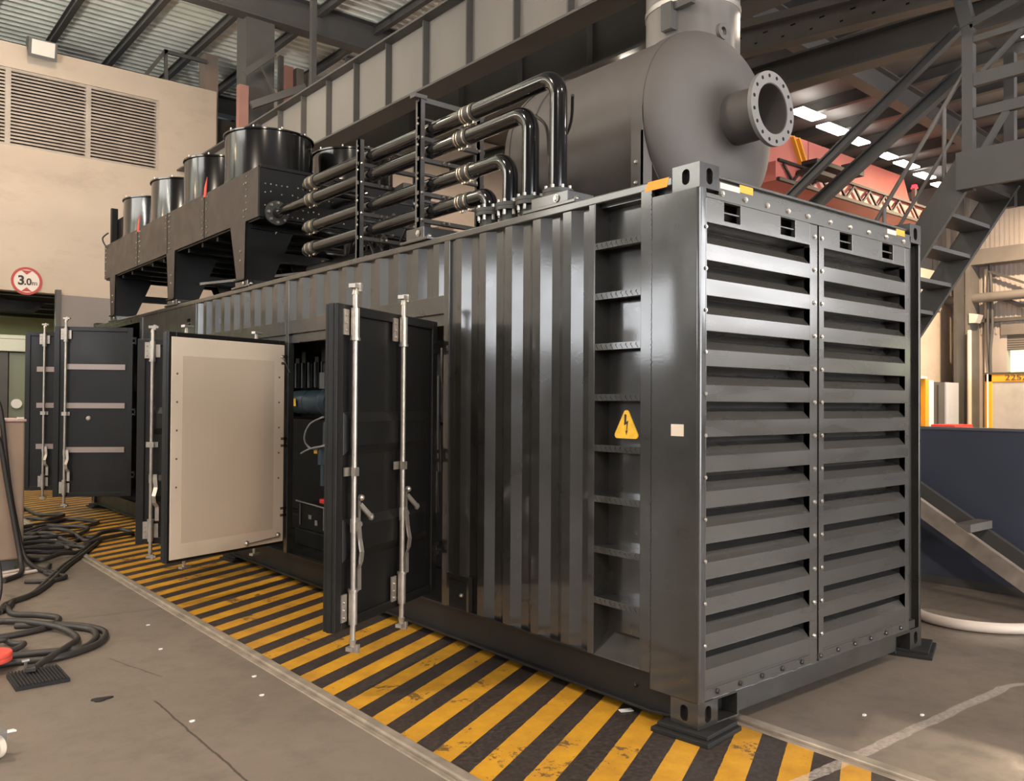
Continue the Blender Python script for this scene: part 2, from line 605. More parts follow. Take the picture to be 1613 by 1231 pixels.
def slat_vent(n, lb, x0, x1, z0, z1, y, mull, ns):
    r = thing('window_%d' % n, ((x0 + x1) / 2, y, z0), lb, 'wall vent', kind='structure')
    mb = MB()
    for a in (x0, x1, *mull):
        mb.box(a - 0.05, a + 0.05, y - 0.05, y + 0.1, z0, z1)
    mb.box(x0, x1, y - 0.04, y + 0.1, z0 - 0.05, z0 + 0.03).box(x0, x1, y - 0.04, y + 0.1, z1 - 0.03, z1 + 0.05)
    mb.build('vent_frame', M_SLAT, r)
    mb = MB()
    for i in range(ns):
        z = z0 + (i + 0.3) * (z1 - z0) / ns
        h = (z1 - z0) / ns
        mb.hexa([(x0, y - 0.03, z), (x1, y - 0.03, z), (x1, y + 0.05, z + h * 0.55), (x0, y + 0.05, z + h * 0.55),
                 (x0, y - 0.03, z + 0.035), (x1, y - 0.03, z + 0.035), (x1, y + 0.05, z + h * 0.55 + 0.03), (x0, y + 0.05, z + h * 0.55 + 0.03)])
    mb.build('vent_slats', M_SLAT, r)
    MB().box(x0, x1, y + 0.10, y + 0.14, z0, z1).build('vent_backing', M_VOID, r)
    return r


# end wall with doorway (x < 0.43, z < 3.95) and vent hole
mb = MB()
T = 0.3
DX, DZ = 0.44, 3.93
VX0, VX1, VZ0, VZ1 = -3.1, 2.42, 6.88, 8.47
mb.box(-14, 3.72, WY, WY + T, VZ1, 8.98)
mb.box(-14, VX0, WY, WY + T, DZ, VZ1)
mb.box(VX1, 3.72, WY, WY + T, DZ, VZ1)
mb.box(VX0, VX1, WY, WY + T, DZ, VZ0)
mb.box(DX, 3.72, WY, WY + T, 0, DZ)
mb.box(-14, -6, WY, WY + T, 0, DZ)
struct(mb.build('wall_back', M_WALL), 'stained beige plaster end wall with a slatted vent and a doorway', 'wall')
slat_vent(1, 'wide slatted vent high in the beige end wall, upper left', VX0, VX1, VZ0, VZ1, WY + 0.08, (-2.0, -0.53, 0.97), 22)
mb = MB().box(4.6, 20, WY, WY + T, 0, ROOF)
struct(mb.build('wall_far', M_WALL), 'beige wall glimpsed behind the black pipes', 'wall')
mb = MB().box(-14.3, -14, -14.4, 26, 0, RL + 0.3)
struct(mb.build('wall_left', M_CLADK), 'grey clad side wall behind the camera on the left', 'wall')
# front wall behind the camera, with an open gate and a window band
mb = MB()
mb.box(-14, 0.2, -14.4, -14.1, 0, 4.2).box(-14, 27.4, -14.4, -14.1, 7.4, RL + 0.3).box(0.2, 9.2, -14.4, -14.1, 5.8, 7.4)
mb.box(9.2, 27.4, -14.4, -14.1, 0, 4.2).box(-14, -12, -14.4, -14.1, 4.2, 7.4).box(25, 27.4, -14.4, -14.1, 4.2, 7.4)
mb.box(-0.6, 0.2, -14.4, -14.1, 4.2, 7.4).box(9.2, 10, -14.4, -14.1, 4.2, 7.4)
struct(mb.build('wall_front', M_CLADK), 'grey clad wall behind the camera with windows', 'wall')
mb = MB().box(-12, -0.6, -14.35, -14.3, 4.2, 7.4)
struct(mb.build('window_2', M_WINDOW), 'bright daylight window band in the wall behind the camera', 'window')
mb = MB().box(10, 25, -14.35, -14.3, 4.2, 7.4)
struct(mb.build('window_3', mat('window_bright_daylight', (0.9, 0.95, 1), 0.3, emit=(0.95, 0.96, 1.0), estr=11.5)), 'bright daylight window band right of the gate behind the camera', 'window')
mb = MB().box(0.2, 9.2, -14.55, -14.5, 0, 5.8)
struct(mb.build('door_2', M_WINDOW), 'daylight in the open gate behind the camera', 'door')
mb = MB().box(-14.02, -13.98, -3.2, 1.9, 2.95, 4.9)
struct(mb.build('window_4', M_WINDOW), 'bright daylight window in the left side wall behind the camera', 'window')
mb = MB().box(-14.02, -13.98, 10.4, 13.9, 2.9, 4.9)
struct(mb.build('window_7', M_WINDOW), 'bright daylight window in the left side wall near the beige wall', 'window')
mb = MB().box(-14.02, -13.98, 2.7, 9.4, 3.6, 5.8)
struct(mb.build('window_9', M_WINDOW_D), 'dimmer window band in the left side wall', 'window')
mb = MB().box(-14.02, -13.98, 6.0, 25.0, 7.2, 9.9)
struct(mb.build('window_10', mat('roof_glow_emission', (0.9, 0.95, 1), 0.3, emit=(1.0, 0.97, 0.88), estr=8)), 'added glowing band on the left that brightens the pale roof', 'window')  # glowing band added to light the pale roof and upper wall
mb = MB().box(26.96, 27.02, -13.2, -9.0, 2.7, 4.0)
struct(mb.build('window_8', M_OUT), 'window with sunlit foliage in the right wall behind the camera', 'window')

# right-hand far corner
WX, EY = 27.0, 10.2
mb = MB().box(WX, WX + 0.3, -14.4, 26, 4.05, ROOF + 0.3).box(WX, WX + 0.3, 8.45, 26, 0, 4.05).box(WX, WX + 0.3, -14.4, 2.5, 0, 4.05)
struct(mb.build('wall_right', M_CLAD), 'grey sheet clad wall at the far right with an open roller door', 'wall')
mb = MB()
for k in range(60):
    y = 2.0 + k * 0.15
    mb.box(WX - 0.03, WX, y, y + 0.05, 4.1, 8.2)
mb.build('cladding_ribs', M_CLAD, D.objects['wall_right'])
d3 = thing('door_3', (WX, 5, 0), 'half raised roller door showing bright foliage, far right edge', 'roller door', kind='structure')
mb = MB()
for k in range(7):
    mb.cyl((WX + 0.05, 2.5, 3.58 + k * 0.075), (WX + 0.05, 8.45, 3.58 + k * 0.075), 0.045, n=8)
mb.build('roller_curtain', M_STEEL_L, d3, smooth=40)
mb = MB().box(WX - 0.1, WX, 2.5, 8.6, 4.05, 4.4)
mb.build('roller_housing', M_STEEL_L, d3)
mb = MB().box(WX + 2.5, WX + 2.6, -2, 12, 0, 5)
struct(mb.build('window_5', M_OUT), 'sunlit foliage outside the far right roller door', 'outdoor view')
mb = MB().box(19.5, WX, EY, EY + 0.3, 0, 6.25)
struct(mb.build('wall_end', M_WALL), 'peach lit plaster wall seen right of the container', 'wall')
slat_vent(6, 'small slatted vent in the peach wall right of the container', 23.2, 26.0, 4.95, 5.78, EY - 0.02, (24.6,), 13)

# roofs
mb = MB()
n = 0
for (x0, x1) in ((-14, 8.0),):
    y = 8.0
    prof = []
    while y < 26:
        prof += [(y, RL), (y + 0.09, RL), (y + 0.13, RL + 0.12), (y + 0.20, RL + 0.12)]
        y += 0.26
    n = len(prof)
    vs = [(x0, a, z) for a, z in prof] + [(x1, a, z) for a, z in prof]
    mb.raw(vs, [(i, i + 1, n + i + 1, n + i) for i in range(n - 1)])
o = struct(mb.build('ceiling', M_SHEET, solid=0.01), 'ribbed pale metal roof sheeting above the left bay', 'roof')
mb = MB().box(-14, 8.0, -14.4, 8.0, RL, RL + 0.1).box(8.0, 27.4, -14.4, 26, ROOF + 0.02, ROOF + 0.12).box(7.96, 8.0, -14.4, 26, ROOF, RL)
struct(mb.build('roof_sheeting', M_SHEET_DK), 'dark roof sheeting above the right bay', 'roof')
PL = []
for k, x in enumerate((-3.4, -2.05, -0.7, 0.66, 2.03, 3.42, 4.8, 6.18, 7.56)):
    mb = MB().ibeam((x, 8.0, RL - 0.11), (x, 25.5, RL - 0.11), 0.12, 0.2, 0.02, 0.02)
    o = struct(mb.build('roof_purlin', M_STEEL), 'dark purlin under the pale roof, %s' % ('above the beige wall on the left' if x < 1 else ('left of the tall column' if x < 3.5 else 'right of the tall column')), 'roof purlin')
    o['group'] = 'purlins of the left bay'
for k in range(9):
    x = 8.9 + 1.79 * k
    mb = MB().ibeam((x, -14, ROOF - 0.13), (x, 25.5, ROOF - 0.13), 0.16, 0.3, 0.03, 0.03)
    o = struct(mb.build('roof_purlin', M_STEEL), 'dark purlin under the dark roof of the right bay', 'roof purlin')
    o['group'] = 'purlins of the right bay'
# rafters
for (x0, x1, y, z, h, lb) in ((-14, 7.9, 13.95, 9.88, 0.66, 'deep dark rafter crossing above the fan cooler, top of picture'),
                              (-14, 7.9, 20.5, 9.9, 0.5, 'dark rafter behind the beige wall')):
    mb = MB().ibeam((x0, y, z), (x1, y, z), 0.34, h, 0.03, 0.03)
    struct(mb.build('roof_beam', M_STEEL), lb, 'roof beam')
mb = MB().ibeam((5.2, 6.0, ROOF - 0.55), (27, 7.2, ROOF - 0.55), 0.3, 0.55, 0.03, 0.03)
struct(mb.build('roof_beam', M_STEEL), 'deep dark rafter across the right bay roof behind the braces', 'roof beam')
mb = MB().ibeam((5.2, 13.5, ROOF - 0.55), (27, 13.5, ROOF - 0.55), 0.3, 0.55, 0.03, 0.03)
struct(mb.build('roof_beam', M_STEEL), 'far rafter of the right bay beyond the skylights', 'roof beam')
# skylights: panes in a row and two near the stair
for i, (x0, x1, y0, y1) in enumerate(((15.2, 16.25, 8.72, 9.12), (16.75, 17.84, 8.92, 9.30), (18.4, 19.12, 9.05, 9.40), (20.45, 21.1, 9.22, 9.53),
                                      (21.55, 22.6, 9.28, 9.6), (23.3, 24.2, 9.5, 9.82), (24.9, 25.5, 9.7, 10.0))):
    mb = MB().box(x0, x1, y0, y1, 9.0, 9.05)
    o = struct(mb.build('skylight', M_SKYL), 'bright skylight pane in the row above the red crane, number %d from the left' % (i + 1), 'skylight')
    o['group'] = 'row of skylights above the red crane'
for i, (x, y, w, l) in enumerate(((14.15, 4.1, 0.32, 0.75), (15.5, 3.45, 0.3, 0.6), (13.0, 4.7, 0.25, 0.3))):
    mb = MB().box(x - w, x + w, y - l, y + l, ROOF - 0.03, ROOF + 0.01)
    o = struct(mb.build('skylight', M_SKYL), ('bright skylight pane at the top right corner', 'bright skylight pane cut by the right picture edge', 'small skylight pane above the stair post')[i], 'skylight')

# crane runway girders (plate girders with stiffeners)


def plate_girder(name, x, zb, zt, y0, y1, fw_, ys, lb, wm, fm, side=-1):
    r = thing(name, (x, y0, zb), lb, 'crane girder', kind='structure')
    MB().box(x - 0.012, x + 0.012, y0, y1, zb, zt).build('girder_web', wm, r)
    MB().box(x - fw_ / 2, x + fw_ / 2, y0, y1, zb - 0.03, zb).build('bottom_flange', fm, r)
    MB().box(x - fw_ / 2, x + fw_ / 2, y0, y1, zt, zt + 0.03).build('top_flange', fm, r)
    MB().box(x - 0.05, x + 0.05, y0, y1, zt + 0.03, zt + 0.12).build('crane_rail', M_STEEL_L, r)
    for k, y in enumerate(ys):
        MB().box(x - 0.11, x - 0.012, y - 0.012, y + 0.012, zb, zt).build('stiffener', fm, r)
    return r


plate_girder('crane_runway_girder', 3.0, 5.98, 6.95, -6, 26, 0.36, [1.28, 2.22, 3.14, 4.08, 5.02, 5.97, 6.97, 7.95, 8.9, 9.81, 10.74, 11.68, 12.63, 13.58],
             'long grey plate girder with stiffeners above the pipes', M_GIRDER, M_GIRDER_SHADE)
plate_girder('crane_runway_girder', 4.2, 5.98, 7.0, -6, 26, 0.36, [2.2, 3.6, 5.0, 6.4, 7.8, 9.2],
             'second darker plate girder behind and below the first', M_GIRDER_SHADE, M_GIRDER_SHADE)
# main column between the girders
mb = MB().ibeam((3.5, 14.2, 0), (3.5, 14.2, 9.9), 0.5, 0.60, 0.03, 0.03, (1, 0, 0)).box(3.2, 3.8, 13.94, 13.96, 0, 9.9)
struct(mb.build('main_column', M_STEEL), 'tall steel column rising behind the grey girder to the roof', 'column')
mb = MB().box(2.93, 3.12, 13.6, 13.75, 4, 8.0)
struct(mb.build('red_column', M_REDCOL), 'red oxide post against the tall column', 'column')
mb = MB().box(3.56, 3.88, 17.35, 17.75, 4, 9.98)
struct(mb.build('brown_column', mat('brown_column_paint', (0.20, 0.15, 0.12), 0.6)), 'brown post rising behind the end of the beige wall', 'column')
for i, (x0, x1, y, z1, m_) in enumerate(((4.46, 4.66, 15.0, 9.17, M_REDCOL), (4.74, 4.92, 15.0, 9.18, M_STEEL_L), (5.02, 5.2, 15.0, 9.15, M_STEEL_L))):
    mb = MB().box(x0, x1, y - 0.1, y + 0.1, 4, z1)
    struct(mb.build('short_post', m_), ('red oxide short post right of the tall column', 'grey short post in the middle right of the tall column', 'grey short post furthest right of the tall column')[i], 'post')
for i, (x, y) in enumerate(((4.41, 15.0), (3.72, 12.0))):
    mb = MB().box(x - 0.05, x + 0.05, y - 0.05, y + 0.05, 7.0, 9.38 if i == 0 else 10.2)
    struct(mb.build('roof_hanger', M_STEEL), ('thin dark hanger bar right beside the tall column', 'thin dark hanger bar standing on the grey girder')[i], 'hanger')
mb = MB().bar((3.0, 13.55, 8.2), (3.6, 13.5, 8.75), 0.09, 0.12).bar((3.15, 13.55, 7.6), (4.2, 13.3, 8.15), 0.1, 0.14).bar((3.3, 13.5, 8.45), (3.65, 13.5, 7.9), 0.03, 0.03)
struct(mb.build('column_bracket', M_STEEL), 'dark bracket bars fixed to the tall column', 'bracket')
# railing frame on top of the beige wall
mb = MB()
mb.bar((2.15, 17.3, 9.0), (2.64, 17.3, 9.76), 0.07, 0.08).bar((2.66, 17.3, 9.0), (2.64, 17.3, 9.78), 0.07, 0.07).bar((2.6, 17.3, 9.74), (3.58, 17.3, 9.74), 0.07, 0.08).bar((2.66, 17.3, 9.05), (3.56, 17.3, 9.05), 0.06, 0.08)
struct(mb.build('wall_top_frame', M_STEEL), 'dark steel frame above the top of the beige wall', 'frame')
# dark area behind the wall's end
mb = MB().box(3.9, 5.4, 19.5, 19.8, 0, 9.2)
struct(mb.build('wall_dark', M_STEEL), 'dark wall in the gap between beige wall and column', 'wall')

# big galvanised duct behind the silencer
r = thing('galvanised_duct', (3.02, 2.45, 0), 'dented galvanised round duct standing behind the silencer dome', 'duct')
mb = MB().cyl((3.02, 2.45, 0.0), (3.02, 2.45, 5.92), 0.44, n=48, cap=False)
mb.build('duct_pipe', M_GALV, r, smooth=40, solid=0.01)
MB().ring((3.02, 2.45, 5.42), (3.02, 2.45, 5.47), 0.455, 0.441, 48).build('duct_seam', M_GALV, r, smooth=40)
mb = MB().box(2.52, 2.62, 2.3, 2.42, 5.15, 5.4).box(2.56, 2.62, 2.1, 2.42, 5.33, 5.4)
mb.build('duct_clip', M_STEEL, r)

# perforated light beam and cable tray right of the duct
for i, (a, b_, w, h, m_, lb) in enumerate((((6, 4.6, 6.80), (6, 0.6, 6.32), 0.2, 0.10, M_STEEL_L, 'pale inclined channel crossing behind the silencer flange, upper'),
                                           ((6.1, 4.4, 6.60), (6.1, 0.6, 6.22), 0.2, 0.34, M_STEEL_L, 'slotted pale steel beam below the inclined channel'))):
    mb = MB().bar(a, b_, w, h)
    if i:
        for k in range(9):
            y = 4.0 - k * 0.4
            mb.mi = 1
            z = 6.60 + (y - 4.4) * 0.1
            mb.box(6.1 - 0.103, 6.1 - 0.099, y, y + 0.07, z + 0.02, z + 0.04).box(6.1 - 0.103, 6.1 - 0.099, y + 0.16, y + 0.2, z - 0.08, z - 0.06)
            mb.mi = 0
    struct(mb.build('wall_channel', [m_, M_VOID]), lb, 'steel channel')
for i, (x, z, h) in enumerate(((6.9, 6.3, 0.4), (9.2, 7.2, 0.4))):
    mb = MB().ibeam((x, 12, z + .3), (x, -5, z - 0.3), 0.25, h, 0.03, 0.02)
    struct(mb.build('bay_beam', M_STEEL), ('broad dark beam passing behind the silencer flange' if i == 0 else 'dark beam further into the right bay under the roof'), 'beam')

# red overhead crane
r = thing('overhead_crane', (13.0, 9.5, 7.8), 'red overhead travelling crane spanning the right bay behind the flange', 'crane')
mb = MB().prism([(4.8, 9.2, 7.55), (21.7, 9.2, 7.55), (21.7, 9.2, 7.9), (21.35, 9.2, 8.5), (4.8, 9.2, 8.5)], (0, 0.7, 0))
mb.build('crane_girder', M_REDW, r)
mb = MB().box(4.8, 21.7, 9.08, 10.0, 7.50, 7.55).box(16.2, 16.22, 9.19, 9.2, 7.55, 8.5)
mb.build('girder_flange', mat('red_crane_edge', (0.22, 0.06, 0.05), 0.5), r)
mb = MB().box(13.6, 21.9, 8.45, 9.15, 6.90, 7.35)
mb.build('walkway', M_REDW, r)
mb = MB()
for k in range(10):
    x = 13.8 + k * 0.8
    mb.bar((x, 8.38, 7.30), (x + 0.4, 8.38, 6.95), 0.05, 0.05).bar((x + 0.4, 8.38, 6.95), (x + 0.8, 8.38, 7.30), 0.05, 0.05)
mb.bar((13.6, 8.38, 6.92), (21.9, 8.38, 6.92), 0.08, 0.08).bar((13.6, 8.38, 7.36), (21.9, 8.38, 7.36), 0.06, 0.06)
mb.build('walkway_truss', M_DARK, r)
mb = MB().bar((15.4, 9.15, 8.45), (16.0, 9.15, 7.5), 0.10, 0.06).bar((15.65, 9.15, 8.45), (16.25, 9.15, 7.5), 0.10, 0.06)
mb.build('yellow_strut', M_YEL, r)
mb = MB().box(14.6, 16.4, 8.0, 8.4, 7.4, 7.5).box(16.4, 16.8, 8.0, 8.4, 7.45, 7.75).box(14.4, 15.6, 8.0, 8.4, 7.15, 7.25)
mb.build('trolley_gear', M_DARK, r)
mb = MB().cyl((21.85, 9.1, 8.2), (21.85, 9.1, 8.30), 0.10, 0.07, 12)
mb.build('warning_beacon', M_BEACON, r)
mb = MB().box(21.78, 21.9, 9.05, 9.15, 7.5, 8.2).box(21.7, 22.1, 9.2, 9.9, 7.0, 7.9)
mb.build('end_carriage', M_STEEL_L, r)
MB().cyl((11.5, 8.9, 9.18), (11.9, 8.9, 9.18), 0.05, n=8).build('rail_lamp', M_GLOW, r)
# small lamp on second girder
o = MB().box(4.12, 4.28, 4.30, 4.44, 5.88, 5.945).build('strip_lamp', M_GLOW)
tag(o, 'small lit lamp under the dark girder above the silencer', 'lamp')
# ================================================================== generator container
ZB, ZT = 0.05, 2.95
W_, L_ = 2.438, 12.19
ct = thing('generator_container', (W_ / 2, L_ / 2, ZB), 'long dark grey container enclosure with ribbed side, louvred end and open doors', 'generator container')


def cpart(name, mb, m=M_PAINT, **k):
    return mb.build(name, m, k.pop('parent', ct), **k)


# corner castings
for (sx, x0) in ((-1, 0.0), (1, W_ - 0.162)):
    for z0, z1 in ((ZB, ZB + 0.132), (ZT - 0.13, ZT)):
        for y0, ny in ((0.0, -1), (L_ - 0.178, 1)):
            x1, y1 = x0 + 0.162, y0 + 0.178
            mb = MB()
            h = z1 - z0
            hx = x0 if sx < 0 else x1
            mb.plate_hole((hx, y0, z0), (0, 1, 0), (0, 0, 1), 0.178, h, 0.05, 0.082, (sx, 0, 0), 0.03)
            fy = y0 if ny < 0 else y1
            mb.plate_hole((x0, fy, z0), (1, 0, 0), (0, 0, 1), 0.162, h, 0.052, 0.085, (0, ny, 0), 0.03)
            ox = x1 if sx < 0 else x0
            oy = y1 if ny < 0 else y0
            mb.poly([(ox, y0, z0), (ox, y1, z0), (ox, y1, z1), (ox, y0, z1)])
            mb.poly([(x0, oy, z0), (x1, oy, z0), (x1, oy, z1), (x0, oy, z1)])
            mb.poly([(x0, y0, z0), (x1, y0, z0), (x1, y1, z0), (x0, y1, z0)])
            mb.poly([(x0, y0, z1), (x1, y0, z1), (x1, y1, z1), (x0, y1, z1)])
            mb.mi = 1
            mb.box(x0 + 0.028, x1 - 0.028, y0 + 0.028, y1 - 0.028, z0 + 0.02, z1 - 0.02)
            o = cpart('corner_casting', mb, [M_PAINT, M_VOID])
# corner posts
mb = MB()
pts = []
R_ = 0.022
for k in range(7):
    t = PI + PI / 2 * k / 6
    pts.append((R_ + R_ * math.cos(t), R_ + R_ * math.sin(t), ZB + 0.13))
pts = [(0, 0.318, ZB + 0.13)] + pts + [(0.055, 0, ZB + 0.13), (0.055, 0.03, ZB + 0.13), (0.03, 0.03, ZB + 0.13), (0.03, 0.318, ZB + 0.13)]
mb.prism(pts, (0, 0, ZT - 0.26 - ZB))
cpart('corner_post', mb, smooth=40)
mb = MB().box(0.0, 0.03, 0.322, 0.397, 0.262, 2.87)
cpart('post_edge_plate', mb, bevel=0.002)
mb = MB()
for k in range(95):
    z = 0.30 + k * 0.027
    mb.box(-0.003, 0.01, 0.3165 + random.uniform(-.001, .001), 0.3235 + random.uniform(-.001, .001), z, z + random.uniform(.017, .024))
cpart('weld_seam', mb, bevel=0.001)
mb = MB().box(W_ - 0.105, W_ - 0.05, 0.045, 0.10, ZB + 0.13, ZT - 0.13).box(W_ - 0.03, W_, 0.0, 0.3, ZB + 0.13, ZT - 0.13).box(W_ - 0.05, W_ - 0.03, 0.05, 0.1, ZB + 0.13, ZT - 0.13)
cpart('corner_post', mb, bevel=0.004)
for x in (0.0, W_ - 0.12):
    cpart('corner_post', MB().box(x, x + 0.12, L_ - 0.15, L_, ZB + 0.13, ZT - 0.13), bevel=0.006)
# top rails
for x0, x1 in ((0.0, 0.06), (W_ - 0.06, W_)):
    cpart('top_rail', MB().box(x0, x1, 0.178, L_ - 0.178, 2.858, 2.908), bevel=0.008)
# bottom rails: channel with a bottom lip; near web's shadow put in as black
for s in (0, 1):
    mb = MB()
    f = (lambda a: a) if s == 0 else (lambda a: W_ - a)

    def bx(x0, x1, *r):
        a, b = f(x0), f(x1)
        mb.box(min(a, b), max(a, b), *r)
    bx(0.045, 0.055, 0.178, L_ - 0.178, ZB + 0.01, 0.262)
    bx(0.0, 0.055, 0.32, L_ - 0.178, ZB, ZB + 0.016)
    bx(0.008, 0.055, 0.178, L_ - 0.178, 0.255, 0.27)
    if s == 0:
        mb.hexa([(0.0, 0.32, ZB), (0.055, 0.32, ZB), (0.055, 0.16, ZB), (0.05, 0.16, ZB),
                 (0.0, 0.32, ZB + 0.016), (0.055, 0.32, ZB + 0.016), (0.055, 0.16, ZB + 0.016), (0.05, 0.16, ZB + 0.016)])
        mb.bolt((0.045, 0.46, 0.155), (-1, 0, 0), 0.012, 0.02)
    cpart('bottom_rail', mb, M_DOOR if s == 0 else M_PAINT, bevel=0.003)


def corrugate(y0, y1, z0, z1, xo, xi, yref):
    P = 0.278
    prof = []
    k = math.floor((y0 - yref) / P) - 1
    while yref + k * P < y1 + P:
        b = yref + k * P
        prof += [(b, xo), (b + 0.072, xo), (b + 0.14, xi), (b + 0.21, xi)]
        k += 1
    out = []
    for i in range(len(prof) - 1):
        (a, p), (b, q) = prof[i], prof[i + 1]
        if b <= y0 or a >= y1 or b - a < 1e-6:
            continue
        c0, c1 = max(a, y0), min(b, y1)
        g = lambda t: p + (q - p) * (t - a) / (b - a)
        if not out:
            out.append((c0, g(c0)))
        out.append((c1, g(c1)))
    mb = MB()
    n = len(out)
    mb.raw([(x, y, z0) for y, x in out] + [(x, y, z1) for y, x in out], [(i + 1, i, n + i, n + i + 1) for i in range(n - 1)])
    return mb


cpart('ribbed_side_panel', corrugate(0.752, 2.17, 0.268, 2.862, 0.010, 0.048, 0.68), solid=0.003)
cpart('ribbed_side_panel', corrugate(2.272, 4.85, 2.46, 2.862, 0.010, 0.048, 0.68), solid=0.003)
cpart('ribbed_side_panel', corrugate(4.92, 7.40, 2.46, 2.862, 0.010, 0.048, 0.68), solid=0.003)
# jamb and posts
mb = MB().box(0.0, 0.05, 2.205, 2.272, 0.262, 2.862).box(0.02, 0.05, 2.15, 2.205, 0.262, 2.862)
cpart('door_jamb', mb, bevel=0.003)
for y0, y1, z1 in ((4.85, 4.92, 2.862), (7.40, 7.45, 2.862), (9.55, 9.66, 2.862), (11.98, 12.02, 2.862)):
    cpart('door_jamb', MB().box(0.0, 0.06, y0, y1, 0.262, z1), bevel=0.003)
for y0, y1 in ((2.272, 4.85), (4.92, 7.40)):
    mb = MB().box(0.0, 0.05, y0, y1, 2.345, 2.475).box(0.03, 0.07, y0, y1, 2.26, 2.345)
    cpart('door_header', mb, bevel=0.003)
mb = MB()
zs = [2.50, 2.60, 2.70, 2.862]
ys = [7.45, 7.62, 7.74, 8.95, 9.08, 9.55]
for i in range(5):
    for j in range(3):
        if j == 1 and i in (1, 3):
            mb.box(0.02, 0.05, ys[i], ys[i + 1], 2.64, 2.66)
            continue
        mb.box(0.01, 0.06, ys[i], ys[i + 1], zs[j], zs[j + 1])
cpart('slotted_header', mb)
cpart('door_header', MB().box(0.01, 0.06, 9.66, 11.98, 2.80, 2.862), bevel=0.003)
# ladder recess
mb = MB()
mb.box(0.12, 0.126, 0.397, 0.752, 0.37, 2.862)            # back
mb.box(0.03, 0.126, 0.391, 0.397, 0.37, 2.862).box(0.0, 0.126, 0.746, 0.752, 0.262, 2.862)
mb.hexa([(0.0, 0.397, 0.262), (0.0, 0.746, 0.262), (0.12, 0.746, 0.385), (0.12, 0.397, 0.385),
         (0.004, 0.397, 0.268), (0.004, 0.746, 0.268), (0.12, 0.746, 0.391), (0.12, 0.397, 0.391)])
cpart('ladder_recess', mb)
cpart('recess_edge_strip', MB().box(0.0, 0.03, 0.752, 0.80, 0.262, 2.862), bevel=0.003)
for k in range(8):
    z = 2.61 - k * 0.2903
    mb = MB().box(0.0, 0.045, 0.397, 0.746, z - 0.018, z + 0.02).box(0.045, 0.118, 0.397, 0.746, z + 0.005, z + 0.02)
    for j in range(9):
        y = 0.415 + j * 0.038
        for s in (0, 1):
            mb.hexa([(-0.003, y + s * .019, z - .014 + s * .012), (0.001, y + s * .019, z - .014 + s * .012), (0.001, y + .008 + s * .019, z - .014 + s * .012), (-0.003, y + .008 + s * .019, z - .014 + s * .012),
                     (-0.003, y + .012, z + .002 + s * .012), (0.001, y + .012, z + .002 + s * .012), (0.001, y + .020, z + .002 + s * .012), (-0.003, y + .020, z + .002 + s * .012)])
    cpart('ladder_rung', mb)
# cable entry box, low beside the open door
mb = MB()
mb.box(-0.004, 0.03, 1.945, 2.205, 0.47, 0.505).box(-0.004, 0.03, 1.945, 1.97, 0.27, 0.47).box(0.0, 0.03, 2.18, 2.205, 0.27, 0.47)
mb.mi = 1
mb.box(0.004, 0.008, 1.97, 2.18, 0.27, 0.47)
mb.mi = 2
mb.bolt((0.004, 2.03, 0.37), (-1, 0, 0), 0.015, 0.02)
cpart('cable_entry_box', mb, [M_PAINT, M_VOID, M_BOLT])
# roof, floor, far walls
cpart('roof_panel', MB().box(0.05, W_ - 0.05, 0.05, L_ - 0.05, 2.84, 2.87))
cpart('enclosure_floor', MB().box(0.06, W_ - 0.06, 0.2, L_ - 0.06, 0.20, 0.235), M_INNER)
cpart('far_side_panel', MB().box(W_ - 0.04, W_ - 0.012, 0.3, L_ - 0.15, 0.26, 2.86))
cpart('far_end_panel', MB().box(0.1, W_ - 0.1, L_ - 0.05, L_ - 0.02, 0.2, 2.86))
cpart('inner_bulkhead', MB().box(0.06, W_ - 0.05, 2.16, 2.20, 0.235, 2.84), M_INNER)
cpart('inner_bulkhead', MB().box(0.06, W_ - 0.05, 9.58, 9.62, 0.235, 2.84), M_INNER)

